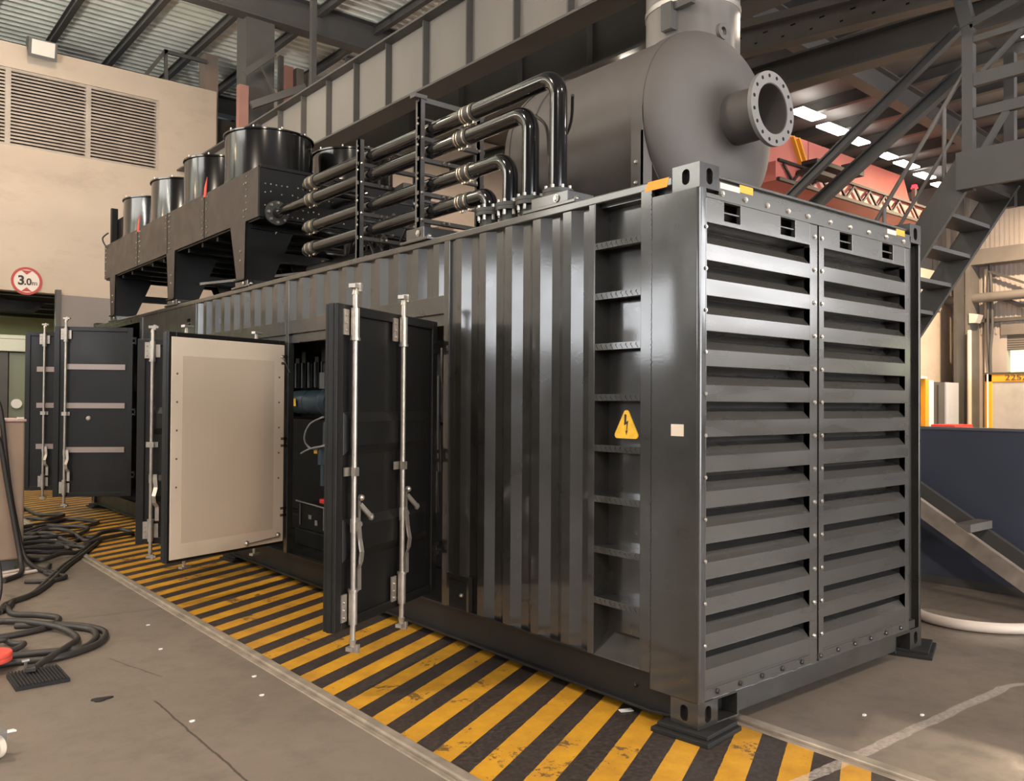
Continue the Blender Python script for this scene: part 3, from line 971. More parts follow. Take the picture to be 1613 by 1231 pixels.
# louvred end: two doors with folded slats
for s, (x0, x1, a, b) in enumerate(((0.051, 1.112, 0.060, 1.03), (1.130, 2.26, 1.182, 2.205))):
    mb = MB()
    zt, pit, fh, dp = 2.535, 0.1826, 0.086, 0.15
    prof = [(0.0, 2.645), (dp, 2.640)]
    for k in range(13):
        z = zt - k * pit
        prof += [(0.13, z + 0.062), (0.042, z + 0.045), (0.0, z), (0.0, z - fh), (dp, z - fh + 0.004)]
    prof = prof[:-1]
    n = len(prof)
    mb.raw([(a, y, z) for y, z in prof] + [(b, y, z) for y, z in prof], [(i, i + 1, n + i + 1, n + i) for i in range(n - 1)])
    for xx in (a, b):       # end cheeks
        for k in range(13):
            z = zt - k * pit
            mb.poly([(xx, 0, z), (xx, 0, z + pit - fh), (xx, dp, z + pit - fh), (xx, 0.13, z + 0.062), (xx, 0.042, z + 0.045)])
    zb_ = prof[-1][1]
    mb.box(x0, a, -0.002, 0.04, 0.185, 2.772).box(b, x1, 0, 0.04, 0.185, 2.772)
    mb.box(a, b, 0.0, 0.03, 0.185, zb_)
    mb.box(a, b, -0.004, 0.0, 0.238, 0.246)
    # header with slots
    sl = ((0.207, 0.352), (0.73, 0.878)) if s == 0 else ((1.367, 1.514), (1.897, 2.042))
    xs = [a, sl[0][0], sl[0][1], sl[1][0], sl[1][1], b]
    for i in range(5):
        if i in (1, 3):
            mb.box(xs[i], xs[i + 1], 0.008, 0.02, 2.712, 2.722)
            mb.box(xs[i], xs[i + 1], 0.0, 0.03, 2.645, 2.671).box(xs[i], xs[i + 1], 0.0, 0.03, 2.768, 2.775)
        else:
            mb.box(xs[i], xs[i + 1], 0.0, 0.03, 2.645, 2.775)
    mb.box(a, b, 0.09, 0.095, 2.645, 2.80)
    mb.mi = 1
    cols = (1.08,) if s == 0 else (1.158, 2.285)
    for cx in cols:
        z = 2.70
        while z > 0.22:
            mb.bolt((cx, 0.0 if cx < 2.25 else 0.03, z), (0, -1, 0), 0.0115, 0.012, 6)
            z -= 0.196
    if s == 0:
        for k in range(11):
            mb.bolt((0.052, -0.002, 2.62 - k * 0.215), (0, -1, 0), 0.008, 0.008, 6)
    cpart('louvre_door', mb, [M_LOUVRE, M_BOLT], bevel=0.004, segs=1)
cpart('side_filler_strip', MB().box(2.26, 2.345, 0.03, 0.05, 0.185, 2.86))
# top header and bottom sill of the end
mb = MB().box(0.162, W_ - 0.15, 0.0, 0.03, 2.775, 2.868).box(0.05, 0.165, 0.0, 0.03, 2.775, 2.80).box(0.162, W_ - 0.162, 0.045, 0.06, 2.85, 2.90).box(0.162, W_ - 0.162, 0.02, 0.05, 2.897, 2.912)
mb.mi = 1
for k in range(5):
    mb.bolt((0.185 + k * 0.205, 0.0, 2.835 - 0.025), (0, -1, 0), 0.013, 0.014, 6)
    mb.bolt((1.25 + k * 0.232, 0.0, 2.81), (0, -1, 0), 0.013, 0.014, 6)
cpart('end_header', mb, [M_LOUVRE, M_BOLT], bevel=0.002)
mb = MB()
mb.box(0.34, 2.08, 0.0, 0.04, 0.075, 0.185).box(0.05, 2.36, 0.006, 0.04, 0.185, 0.24)
mb.box(0.162, 0.34, 0.0, 0.10, 0.175, 0.19).box(0.33, 0.345, 0.0, 0.10, 0.06, 0.19).box(0.162, 0.34, 0.0, 0.10, 0.05, 0.06)
mb.box(2.08, 2.28, 0.0, 0.10, 0.165, 0.19).box(2.07, 2.085, 0.0, 0.1, 0.06, 0.19).box(0.162, 2.28, 0.10, 0.12, 0.06, 0.19)
for k in range(11):
    x = 0.158 + k * 0.198
    mb.bolt((x, 0.006, 0.219), (0, -1, 0), 0.014, 0.022)
    mb.box(x - 0.04, x + 0.10, -0.001, 0.006, 0.183, 0.190)
cpart('end_sill', mb, [M_PAINT, M_BOLT], bevel=0.002)
# markings
mb = MB().hexa([(-0.001, 0.215, 2.8585), (-0.001, 0.373, 2.8585), (0.003, 0.373, 2.8585), (0.003, 0.215, 2.8585),
                (-0.001, 0.200, 2.9075), (-0.001, 0.345, 2.9075), (0.003, 0.345, 2.9075), (0.003, 0.200, 2.9075)])
cpart('hazard_tape', mb, M_ORANGE)['label'] = 'orange hazard tape on the top rail'
mb = MB()
for x in (0.34, 2.08):
    mb = MB()
    mb.mi = 0
    mb.box(x, x + 0.12, -0.002, 0.001, 2.845, 2.885)
    mb.mi = 1
    mb.box(x - 0.17 if x < 1 else x - 0.12, x, -0.002, 0.001, 2.838, 2.868)
    cpart('hazard_tape', mb, [M_ORANGE, M_LABEL])['label'] = 'orange and cream tape on the end header'
cpart('paper_sticker', MB().box(-0.001, 0.001, 0.097, 0.181, 1.538, 1.60), M_LABEL)['label'] = 'small blank cream sticker on the corner post'
# warning triangle with lightning arrow on the ladder recess
sg = MB()
sx = -0.012
tri = [(0.588, 1.513), (0.391, 1.513), (0.4895, 1.689)]


def rounded(pts, r=0.018, n=5):
    out = []
    m = len(pts)
    for i in range(m):
        p, q, s_ = Vector(pts[i - 1]), Vector(pts[i]), Vector(pts[(i + 1) % m])
        a, b = (p - q).normalized(), (s_ - q).normalized()
        ang = a.angle(b)
        t = r / math.tan(ang / 2)
        c = q + (a + b).normalized() * (r / math.sin(ang / 2))
        A, B = q + a * t - c, q + b * t - c
        for k in range(n + 1):
            w = A.lerp(B, k / n).normalized() * r
            out.append(c + w)
    return out


sg.prism([(sx, p[0], p[1]) for p in rounded(tri)], (0.008, 0, 0))
sign = cpart('warning_sign', sg, M_SIGNY)
sign['label'] = 'yellow triangular high voltage warning sign'
bolt_ = [(0.502, 1.645), (0.487, 1.645), (0.493, 1.60), (0.505, 1.603), (0.4925, 1.545), (0.4995, 1.549), (0.487, 1.527), (0.480, 1.549), (0.4865, 1.5465), (0.4905, 1.582), (0.477, 1.578)]
bolt_ = [(0.500, 1.648), (0.486, 1.645), (0.489, 1.604), (0.473, 1.612), (0.483, 1.555), (0.477, 1.558), (0.486, 1.532), (0.493, 1.556), (0.487, 1.555), (0.483, 1.595), (0.503, 1.586)]
sg = MB()
sg.prism([(sx - 0.0015, y, z) for y, z in bolt_], (0.003, 0, 0))
sg.build('lightning_arrow', M_SIGNB, sign)


# ---------------------------------------------------------------- side doors
def side_door(hy, ang, w, z0, z1, face, rods, extra=None, far=False, sgn=1, strips=False):
    """hinge at (0, hy); the leaf runs from the hinge along direction ang (deg from +y towards -x).
    face=+1: outer side (rods) looks towards -y; face=-1: the inner cream side does."""
    t = math.radians(ang)
    du = Vector((-math.sin(t), math.cos(t), 0))
    nrm = Vector((-math.cos(t), -math.sin(t), 0)) if face > 0 else Vector((du.y, -du.x, 0))
    if nrm.y > 0:
        nrm = -nrm
    o = Vector((-0.02, hy, 0)) + du * 0.04
    up_ = Vector((0, 0, 1))

    def P(u, z, d=0.0):
        return o + du * u + up_ * z + nrm * d

    def bx(mb, u0, u1, za, zb, d0, d1):
        return mb.hexa([P(u0, za, d0), P(u1, za, d0), P(u1, za, d1), P(u0, za, d1), P(u0, zb, d0), P(u1, zb, d0), P(u1, zb, d1), P(u0, zb, d1)])
    mb = MB()
    bx(mb, 0, w, z0, z1, -0.05, -0.012)
    # raised frame
    bx(mb, 0, 0.07, z0, z1, -0.012, 0.01)
    bx(mb, w - 0.07, w, z0, z1, -0.012, 0.01)
    bx(mb, 0.07, w - 0.07, z1 - 0.06, z1, -0.012, 0.01)
    bx(mb, 0.07, w - 0.07, z0, z0 + 0.06, -0.012, 0.01)
    bx(mb, 0.005, w - 0.005, z0 + 0.004, z1 - 0.004, -0.075, -0.05)
    if face > 0:      # pressed ribs
        for zc in ((z0 + 0.27 * (z1 - z0), z0 + 0.60 * (z1 - z0)) if not strips else ()):
            mb.hexa([P(0.10, zc - 0.13, -0.012), P(w - 0.10, zc - 0.13, -0.012), P(w - 0.10, zc + 0.13, -0.012), P(0.10, zc + 0.13, -0.012),
                     P(0.17, zc - 0.07, 0.014), P(w - 0.17, zc - 0.07, 0.014), P(w - 0.17, zc + 0.07, 0.014), P(0.17, zc + 0.07, 0.014)])
    d = mb.build('side_door', M_DOOR, ct, bevel=0.006)
    d['label'] = extra
    mb = MB()
    for zz in (z0 + 0.3, z0 + 0.5 * (z1 - z0), z1 - 0.18):
        mb.cyl(P(-0.03, zz - 0.05, -0.02), P(-0.03, zz + 0.05, -0.02), 0.014, n=10)
        bx(mb, -0.03, 0.05, zz - 0.045, zz - 0.02, -0.005, 0.016)
        bx(mb, -0.03, 0.05, zz + 0.02, zz + 0.045, -0.005, 0.016)
    mb.build('hinge', M_DOOR, d, smooth=40)
    for u in rods:
        mb = MB()
        ZR = z0 - 0.06
        mb.cyl(P(u, ZR, 0.045), P(u, z1 + 0.06, 0.045), 0.0165, n=16)
        for za, zb in ((z0 + 0.03, z0 + 0.22), (z1 - 0.20, z1 - 0.02)):
            mb.cyl(P(u, za, 0.045), P(u, zb, 0.045), 0.026, n=16)
            mb.cyl(P(u, za - 0.012 if za > 1 else zb, 0.045), P(u, za + 0.004 if za > 1 else zb + 0.016, 0.045), 0.031, n=16)
            bx(mb, u + 0.02, u + 0.075, za + 0.02, zb - 0.01, 0.006, 0.018)
            bx(mb, u - 0.06, u - 0.02, za + 0.03, zb - 0.03, 0.006, 0.018)
            for q in range(3):
                mb.bolt(P(u + 0.055, za + 0.045 + q * 0.045, 0.018), nrm, 0.008, 0.01, 6)
        zm = (z0 + z1) / 2 - 0.03
        bx(mb, u - 0.05, u + 0.055, zm - 0.025, zm + 0.025, 0.008, 0.018)
        bx(mb, u - 0.022, u + 0.022, zm - 0.025, zm + 0.025, 0.055, 0.066)
        # cam heads
        for zc, s_ in ((ZR, -1), (z1 + 0.06, 1)):
            mb.cyl(P(u, zc, 0.045), P(u, zc + s_ * 0.05, 0.045), 0.022, 0.012, 10)
            bx(mb, u - 0.05, u + 0.035, zc + s_ * 0.05 - 0.012, zc + s_ * 0.05 + 0.012, 0.02, 0.065)
            bx(mb, u - 0.03, u - 0.01, zc + s_ * 0.05 - 0.03, zc + s_ * 0.05 + 0.02, 0.03, 0.075)
        rod = mb.build('lock_rod', M_CHROME, d, smooth=40)
        rod['label'] = 'galvanised locking rod'
        # handle lever
        mb = MB()
        zt = z0 + 0.50
        pts = [P(u - 0.035, zt + 0.13, 0.055), P(u - 0.045, zt + 0.03, 0.06), P(u - 0.03, zt - 0.05, 0.085), P(u - 0.035, zt - 0.11, 0.075), P(u - 0.055, zt - 0.15, 0.05), P(u - 0.055, zt - 0.28, 0.05)]
        for p, q in zip(pts[:-1], pts[1:]):
            mb.bar(p, q, 0.034, 0.012, nrm)
        bx(mb, u - 0.05, u + 0.02, zt + 0.07, zt + 0.15, 0.035, 0.05)
        mb.build('lever_handle', M_CHROME, d, smooth=40)
        if face > 0 and far is False:
            mb = MB()
            mb.bar(P(u - 0.11, zt + 0.26, 0.012), P(u - 0.11, zt + 0.10, 0.012), 0.018, 0.01, nrm)
            mb.bolt(P(u - 0.11, zt + 0.26, 0.015), nrm, 0.02, 0.03)
            mb.bar(P(u - 0.11, zt + 0.22, 0.02), P(u - 0.17, zt + 0.14, 0.06), 0.03, 0.012, nrm)
            mb.bolt(P(u - 0.175, zt + 0.14, 0.05), nrm, 0.022, 0.02)
            mb.bolt(P(u - 0.11, zt + 0.10, 0.012), nrm, 0.018, 0.02)
            mb.build('handle_catch', M_CHROME, d, smooth=40)
    if strips:
        for zc in (z0 + 0.26 * (z1 - z0), z0 + 0.52 * (z1 - z0), z0 + 0.74 * (z1 - z0) + 0.02):
            mb = MB()
            bx(mb, 0.10, w - 0.16, zc, zc + 0.075, 0.0, 0.010)
            mb.build('louvre_slot', M_REFL, d)
        mb = MB()
        mb.bolt(P(w - 0.45, z0 + 0.46 * (z1 - z0), -0.012), nrm, 0.035, 0.03)
        mb.build('door_lock', M_CHROME, d)
    return d, P, bx, nrm


side_door(2.30, 118, 1.25, 0.37, 2.28, 1, (0.545, 1.115), 'open black side door with two locking rods, nearest the ribbed panel')
dB, P, bx, nrm = side_door(4.82, 108, 1.25, 0.37, 2.275, -1, (), 'open side door turned to show its cream insulated inner face')
side_door(4.97, 62, 1.25, 0.37, 2.28, 1, (1.11,), 'open black side door half hidden behind the cream one', far=True)
side_door(9.74, 60, 1.02, 0.37, 2.72, 1, (0.86,), 'open black side door with three pale strips, near the far end', far=True, strips=True)
side_door(10.95, 64, 1.15, 0.37, 2.71, 1, (0.88,), 'open black side door furthest left, at the container far end', far=True, strips=True)


# cream sheet on the inner face: the nearer side of this leaf looks at the camera
mb = MB()
bx(mb, 0.012, 1.225, 0.395, 2.235, 0.010, 0.016)
cs = mb.build('insulation_sheet', M_PANEL, dB, bevel=0.003)
cs['label'] = 'cream insulation sheet'
mb = MB()
bx(mb, 0.135, 1.12, 0.52, 2.08, 0.016, 0.018)
mb.build('perforated_panel', M_PANEL2, cs)
mb = MB()
for k in range(5):
    for u in (0.075, 1.17):
        mb.bolt(P(u, 1.93 - k * 0.235, 0.016), nrm, 0.009, 0.005)
mb.build('rivet', mat('rivet_brown', (0.16, 0.11, 0.07), 0.5), cs)
mb = MB()
mb.bar(P(0.10, 0.445, 0.03), P(0.42, 0.425, 0.03), 0.008, 0.008, nrm)
mb.bolt(P(0.08, 0.46, 0.012), nrm, 0.025, 0.03)
mb.bolt(P(0.44, 0.43, 0.012), nrm, 0.025, 0.03)
mb.build('stay_rod', M_CHROME, dB)
mb = MB()
mb.bar(P(0.05, 2.12, 0.03), P(-0.06, 1.98, 0.01), 0.006, 0.006, nrm)
mb.bolt(P(0.05, 2.12, 0.012), nrm, 0.014, 0.025)
mb.build('stay_hook', M_CHROME, dB)
for u in (0.25, 1.0):
    for za, zb, zc in ((2.275, 2.33, 2.33), (0.37, 0.30, 0.285)):
        mb = MB().cyl(P(u, za, -0.1), P(u, zb, -0.1), 0.018, 0.012, 10)
        bx(mb, u - 0.05, u + 0.04, zc, zc + 0.02, -0.12, -0.07)
        mb.build('lock_rod', M_CHROME, dB)
# inner hanging bits at the open doorway
mb = MB()
for k, (u0, z0_, z1_) in enumerate(((2.36, 1.85, 2.1), (2.40, 1.2, 1.9), (2.42, 0.9, 1.2))):
    mb.tube(spline([(0.05, u0, z1_), (0.03, u0 - 0.03, (z0_ + z1_) / 2), (0.06, u0, z0_)]), 0.012, 8)
cpart('door_cable', mb, M_CABLE, smooth=50)
# rubber pads under the corners (lie on the floor, carry the container)
for i, (x, y, a, s, lb) in enumerate(((0.10, 0.09, 0.12, 0.34, 'flat black rubber pad under the near corner casting'),
                                     (2.42, 0.12, 0.35, 0.40, 'stacked ribbed rubber pads under the right front casting'),
                                     (0.08, 6.2, 0.1, 0.30, 'black support pad under the rail below the cream door'),
                                     (0.1, 11.9, 0.0, 0.4, 'black pad under the far left end of the container'),
                                     (2.34, 12.0, 0.0, 0.4, 'black pad under the hidden far corner'))):
    mb = MB()
    c_, s_ = math.cos(a), math.sin(a)

    def Q(u, v):
        return (x + u * c_ - v * s_, y + u * s_ + v * c_)
    h = s / 2
    for za, zb, hh, dx in ((0.0, 0.024, h, 0.0), (0.025, 0.048, h * 0.88, 0.01)):
        cr = [Q(-hh + dx, -hh), Q(hh + dx, -hh), Q(hh + dx, hh), Q(-hh + dx, hh)]
        mb.hexa([(p[0], p[1], za) for p in cr] + [(p[0], p[1], zb) for p in cr])
    for k in range(9):
        u = -h + 0.02 + k * (s - 0.04) / 8
        p = [Q(u - 0.008, -h), Q(u + 0.008, -h), Q(u + 0.008, h), Q(u - 0.008, h)]
        if i == 1:
            mb.hexa([(q[0], q[1], 0.02) for q in p] + [(q[0], q[1], 0.03) for q in p])
    o = mb.build('rubber_pad', M_RUBBER, bevel=0.004, loc=(x, y, 0))
    tag(o, lb, 'pad', 'pads under the container')

# ================================================================== on the roof
# ---- silencer
SX, SZ, SR, SY = 1.48, 3.70, 0.675, 1.08
si = thing('exhaust_silencer', (SX, 1.9, 2.9), 'huge matt dark grey exhaust silencer drum lying on the container roof', 'exhaust silencer')
mb = MB()
mb.lathe([(SR, 0), (SR, 1.47)], (SX, SY, SZ), (0, 1, 0), 72)
mb.build('silencer_body', M_SILENCER, si, smooth=50)
for y0, dy in ((SY, -1), (SY + 1.47, 1)):
    prof = [(SR + 0.012, -0.03), (SR + 0.012, 0.0)]
    for k in range(1, 15):
        t = PI / 2 * k / 14
        prof.append((SR * math.cos(t) if k < 14 else 0.0, 0.25 * math.sin(t) ** 1.0))
    # torispherical: flatter crown, tight knuckle
    prof = [(SR + 0.006, -0.03), (SR + 0.006, 0.0)] + [((SR + 0.004) * math.cos(PI / 2 * k / 16) ** 0.72, 0.235 * math.sin(PI / 2 * k / 16) ** 1.15) for k in range(1, 17)]
    mb = MB().lathe(prof, (SX, y0, SZ), (0, dy, 0), 72)
    mb.build('domed_end', M_SILENCER, si, smooth=60)
mb = MB().lathe([(0.178, 0.0), (0.178, 0.42), (0.168, 0.42), (0.168, 0.0)], (SX, 0.97, SZ), (0, -1, 0), 48, closed=True)
mb.build('outlet_neck', M_SILENCER, si, smooth=40)
mb = MB().ring((SX, 0.575, SZ), (SX, 0.545, SZ), 0.25, 0.172, 64)
mb.mi = 1
for k in range(16):
    t = 2 * PI * (k + 0.5) / 16
    mb.cyl((SX + 0.218 * math.cos(t), 0.546, SZ + 0.218 * math.sin(t)), (SX + 0.218 * math.cos(t), 0.5438, SZ + 0.218 * math.sin(t)), 0.013, n=12)
mb.build('outlet_flange', [mat('flange_grey', (0.19, 0.18, 0.17), 0.5), M_VOID], si, smooth=40)
mb = MB().cyl((SX, 0.80, SZ), (SX, 0.805, SZ), 0.168, n=40)
mb.build('outlet_blank', mat('dark_bore', (0.02, 0.02, 0.022), 0.6), si)
mb = MB().ring((SX + 0.06, 0.99, SZ + SR + 0.02), (SX + 0.06, 1.02, SZ + SR + 0.02), 0.06, 0.03, 20)
mb.build('lifting_lug', M_SILENCER, si, smooth=40)
for y0 in (1.10, 2.25):
    mb = MB().ring((SX, y0, SZ), (SX, y0 + 0.10, SZ), SR + 0.012, SR - 0.002, 64)
    mb.build('saddle_band', M_SILENCER, si, smooth=40)
    for s in (-1, 1):
        mb = MB()
        x = SX + s * (SR + 0.012)
        mb.box(min(x, x - s * 0.10), max(x, x - s * 0.10), y0, y0 + 0.012, 2.90, 3.55).box(min(x, x - s * 0.012), max(x, x - s * 0.012), y0, y0 + 0.10, 2.90, SZ + 0.02)
        mb.box(x - 0.1, x + 0.1, y0 - 0.02, y0 + 0.14, 2.872, 2.90)
        for z in (3.20, 3.34):
            mb.mi = 1
            mb.bolt((x, y0 + 0.05, z), (s, 0, 0), 0.014, 0.018)
            mb.mi = 0
        mb.build('saddle_leg', [M_SILENCER, M_BOLT], si)

# ---- fan cooler on legs
CX0, CX1, CY0, CY1, CZ0, CZ1 = 0.0, 2.1, 5.58, 11.55, 3.60, 4.12
co = thing('fan_cooler', (1.05, 8.5, 2.9), 'long brown-grey fan cooler table with black fan cowls standing on the container roof', 'cooler')
splits = [CY0, 7.16, 8.50, 9.80, CY1]
for i in range(4):
    a, b = splits[i], splits[i + 1]
    mb = MB().box(CX0, CX0 + 0.02, a + 0.006, b - 0.006, CZ0, CZ1)
    mb.mi = 1
    rr = random.Random(i)
    for yy in ((a + 0.32, a + 0.38, b - 0.1) if i == 0 else (a + 0.05, b - 0.07, b - 0.11)):
        for k in range(7):
            if rr.random() < 0.8:
                mb.bolt((CX0, yy + rr.uniform(-.012, .012), CZ0 + 0.05 + k * 0.07), (-1, 0, 0), 0.011, 0.012, 6)
    mb.build('side_panel', [M_COOLER, M_BOLT], co)
MB().box(CX1 - 0.02, CX1, CY0, CY1, CZ0, CZ1).build('side_panel', M_COOLER, co)
mb = MB().box(CX0, CX1, CY0 - 0.01, CY0 + 0.02, CZ0, CZ1).box(CX0, CX1, CY0 - 0.03, CY0 + 0.02, CZ1 - 0.02, CZ1 + 0.012)
mb.mi = 1
for row in (3.64, 3.72, 3.86, 3.95):
    for k in range(16):
        if random.random() < 0.6:
            mb.bolt((0.06 + k * 0.06, CY0 - 0.01, row + random.uniform(-.01, .01)), (0, -1, 0), 0.008, 0.01, 6)
mb.build('end_panel', [M_COOLDK, M_BOLT], co)
MB().box(CX0, CX1, CY1 - 0.02, CY1, CZ0, CZ1).build('end_panel', M_COOLER, co)
MB().box(CX0 + 0.01, CX1 - 0.01, CY0 + 0.01, CY1 - 0.01, CZ1 - 0.02, CZ1).build('top_sheet', M_COOLDK, co)
mb = MB().box(CX0 + 0.02, CX1 - 0.02, CY0 + 0.02, CY1 - 0.02, CZ0 - 0.02, CZ0 + 0.02)
for k in range(12):
    y = CY0 + 0.3 + k * 0.48
    mb.box(CX0 + 0.05, CX1 - 0.05, y, y + 0.05, CZ0 - 0.07, CZ0 - 0.02)
mb.build('coil_underside', M_COOLDK, co)
mb = MB()
for k in range(3):
    mb.box(CX0 - 0.004, CX0 + 0.0, splits[k + 1] - 0.008, splits[k + 1] + 0.008, CZ0, CZ1 + 0.01)
mb.build('panel_joint', M_COOLDK, co)
for j, fx in enumerate((0.5, 1.58)):
    for i, fy in enumerate((6.5, 7.85, 9.2, 10.55)):
        mb = MB()
        mb.lathe([(0.50, 0.0), (0.485, 0.04), (0.48, 0.55), (0.50, 0.555), (0.50, 0.572), (0.465, 0.572), (0.465, 0.0)], (fx, fy, CZ1), (0, 0, 1), 56)
        mb.mi = 1
        for k in range(10):
            t = 2 * PI * (k + 0.3) / 10
            mb.cyl((fx + 0.488 * math.cos(t), fy + 0.488 * math.sin(t), CZ1 + 0.572), (fx + 0.488 * math.cos(t), fy + 0.488 * math.sin(t), CZ1 + 0.595), 0.01, n=6)
        fc = mb.build('fan_cowl', [M_BLACK2, M_BOLT], co, smooth=40)
        mb = MB()
        mb.cyl((fx, fy, CZ1 + 0.10), (fx, fy, CZ1 + 0.32), 0.11, n=20)
        for k in range(5):
            t = 2 * PI * k / 5
            p, q = Vector((math.cos(t), math.sin(t), 0)), Vector((-math.sin(t), math.cos(t), 0))
            c = Vector((fx, fy, CZ1 + 0.22))
            mb.hexa([c + p * .1 - q * .05 + V(0, 0, -.03), c + p * .45 - q * .09 + V(0, 0, -.03), c + p * .45 + q * .09 + V(0, 0, .02), c + p * .1 + q * .05 + V(0, 0, .02),
                     c + p * .1 - q * .05 + V(0, 0, -.025), c + p * .45 - q * .09 + V(0, 0, -.025), c + p * .45 + q * .09 + V(0, 0, .025), c + p * .1 + q * .05 + V(0, 0, .025)])
        mb.build('fan_blades', M_COOLDK, fc)
for i, (ly, wt, wb) in enumerate(((5.93, 0.44, 0.24), (8.20, 0.34, 0.24), (10.95, 0.30, 0.22))):
    for s in (0, 1):
        f = (lambda a: a) if s == 0 else (lambda a: CX1 - a)
        mb = MB()
        a, b = f(0.0), f(0.02)
        x0, x1 = min(a, b), max(a, b)
        mb.frust((x0, x1, ly, ly + wb), (x0, x1, ly - 0.02, ly + wt), 2.985, CZ0)
        a, b, c, d = f(0.0), f(0.30), f(0.0), f(0.56)
        mb.mi = 1  # leg sides go black: their shade is put into the colour
        mb.frust((min(a, b), max(a, b), ly, ly + 0.02), (min(c, d), max(c, d), ly - 0.02, ly), 2.985, CZ0)
        mb.frust((min(a, b), max(a, b), ly + wb - 0.02, ly + wb), (min(c, d), max(c, d), ly + wt - 0.02, ly + wt), 2.985, CZ0)
        a, b = f(-0.02), f(0.34)
        mb.box(min(a, b), max(a, b), ly - 0.02, ly + wb + 0.02, 2.985, 3.0)
        mb.mi = 2
        for z in (3.2, 3.3):
            mb.bolt((f(0.0), ly + 0.12, z), (-1 if s == 0 else 1, 0, 0), 0.012, 0.012)
        mb.build('leg', [M_COOLER, M_COOLDK, M_BOLT], co)
    MB().box(0.28, CX1 - 0.28, ly + 0.04, ly + 0.10, 3.22, 3.32).build('cross_brace', M_COOLDK, co)
mb = MB().bar((0.35, 5.9, 3.55), (0.05, 6.15, 3.02), 0.012, 0.012)
mb.build('stay_rod', M_CHROME, co)
MB().bar((0.3, 8.15, 3.2), (1.8, 8.1, 3.5), 0.03, 0.03).build('stay_rod', M_CHROME, co)
mb = MB().box(0.02, 0.12, 11.28, 11.34, 4.12, 4.68).box(0.12, 0.42, 11.0, 11.30, 4.18, 4.52).box(0.30, 0.34, 10.9, 11.1, 4.42, 4.46)
mb.build('end_bracket', M_COOLDK, co, bevel=0.01)
mb = MB().tube(spline([(0.0, 11.35, 4.30), (-0.07, 11.4, 4.22), (-0.04, 11.4, 4.12), (0.01, 11.36, 4.06)]), 0.012, 8)
mb.build('cable_loop', M_CABLE, co, smooth=50)
mb = MB()
for y in (7.12, 9.76):
    mb.prism([(-0.006, y - 0.02, 4.08), (-0.006, y + 0.06, 4.08), (-0.006, y + 0.03, 4.20), (-0.006, y - 0.05, 4.30)], (0.008, 0, 0))
mb.build('ribbon_tag', M_REDTAPE, co)['label'] = 'small red ribbon tags on the panel tops'
# twistlock pads (blocks between legs and roof)
for i, (x, y, w, l, h, lb) in enumerate(((0.16, 6.05, 0.30, 0.34, 0.075, 'grey bolted pad block under the nearest cooler leg'), (0.16, 8.32, 0.30, 0.36, 0.075, 'grey bolted pad block under the middle cooler leg'),
                                        (0.16, 11.06, 0.30, 0.30, 0.075, 'grey pad block under the far left cooler leg'), (0.17, 2.66, 0.34, 0.24, 0.11, 'grey pad block under the nearer pipe rack post'),
                                        (0.13, 1.17, 0.22, 0.34, 0.09, 'grey bolted pad block beside the largest pipe flange'))):
    z0 = 2.908
    mb = MB().box(x - w / 2, x + w / 2, y - l / 2, y + l / 2, z0, z0 + h).box(x - w / 2 - 0.02, x + w / 2, y - l / 2 - 0.08, y + l / 2 + 0.06, z0, z0 + 0.022)
    mb.mi = 1
    mb.bolt((x - w / 2, y - l * 0.2, z0 + h * 0.6), (-1, 0, 0), 0.02, 0.015)
    mb.bolt((x - w / 2 + 0.02, y - l / 2 - 0.05, z0 + 0.022), (0, 0, 1), 0.018, 0.02)
    o = mb.build('roof_pad', [M_PAINT, M_BOLT], bevel=0.004, loc=(x, y, z0))
    tag(o, lb, 'mounting pad', 'mounting pads along the roof edge')

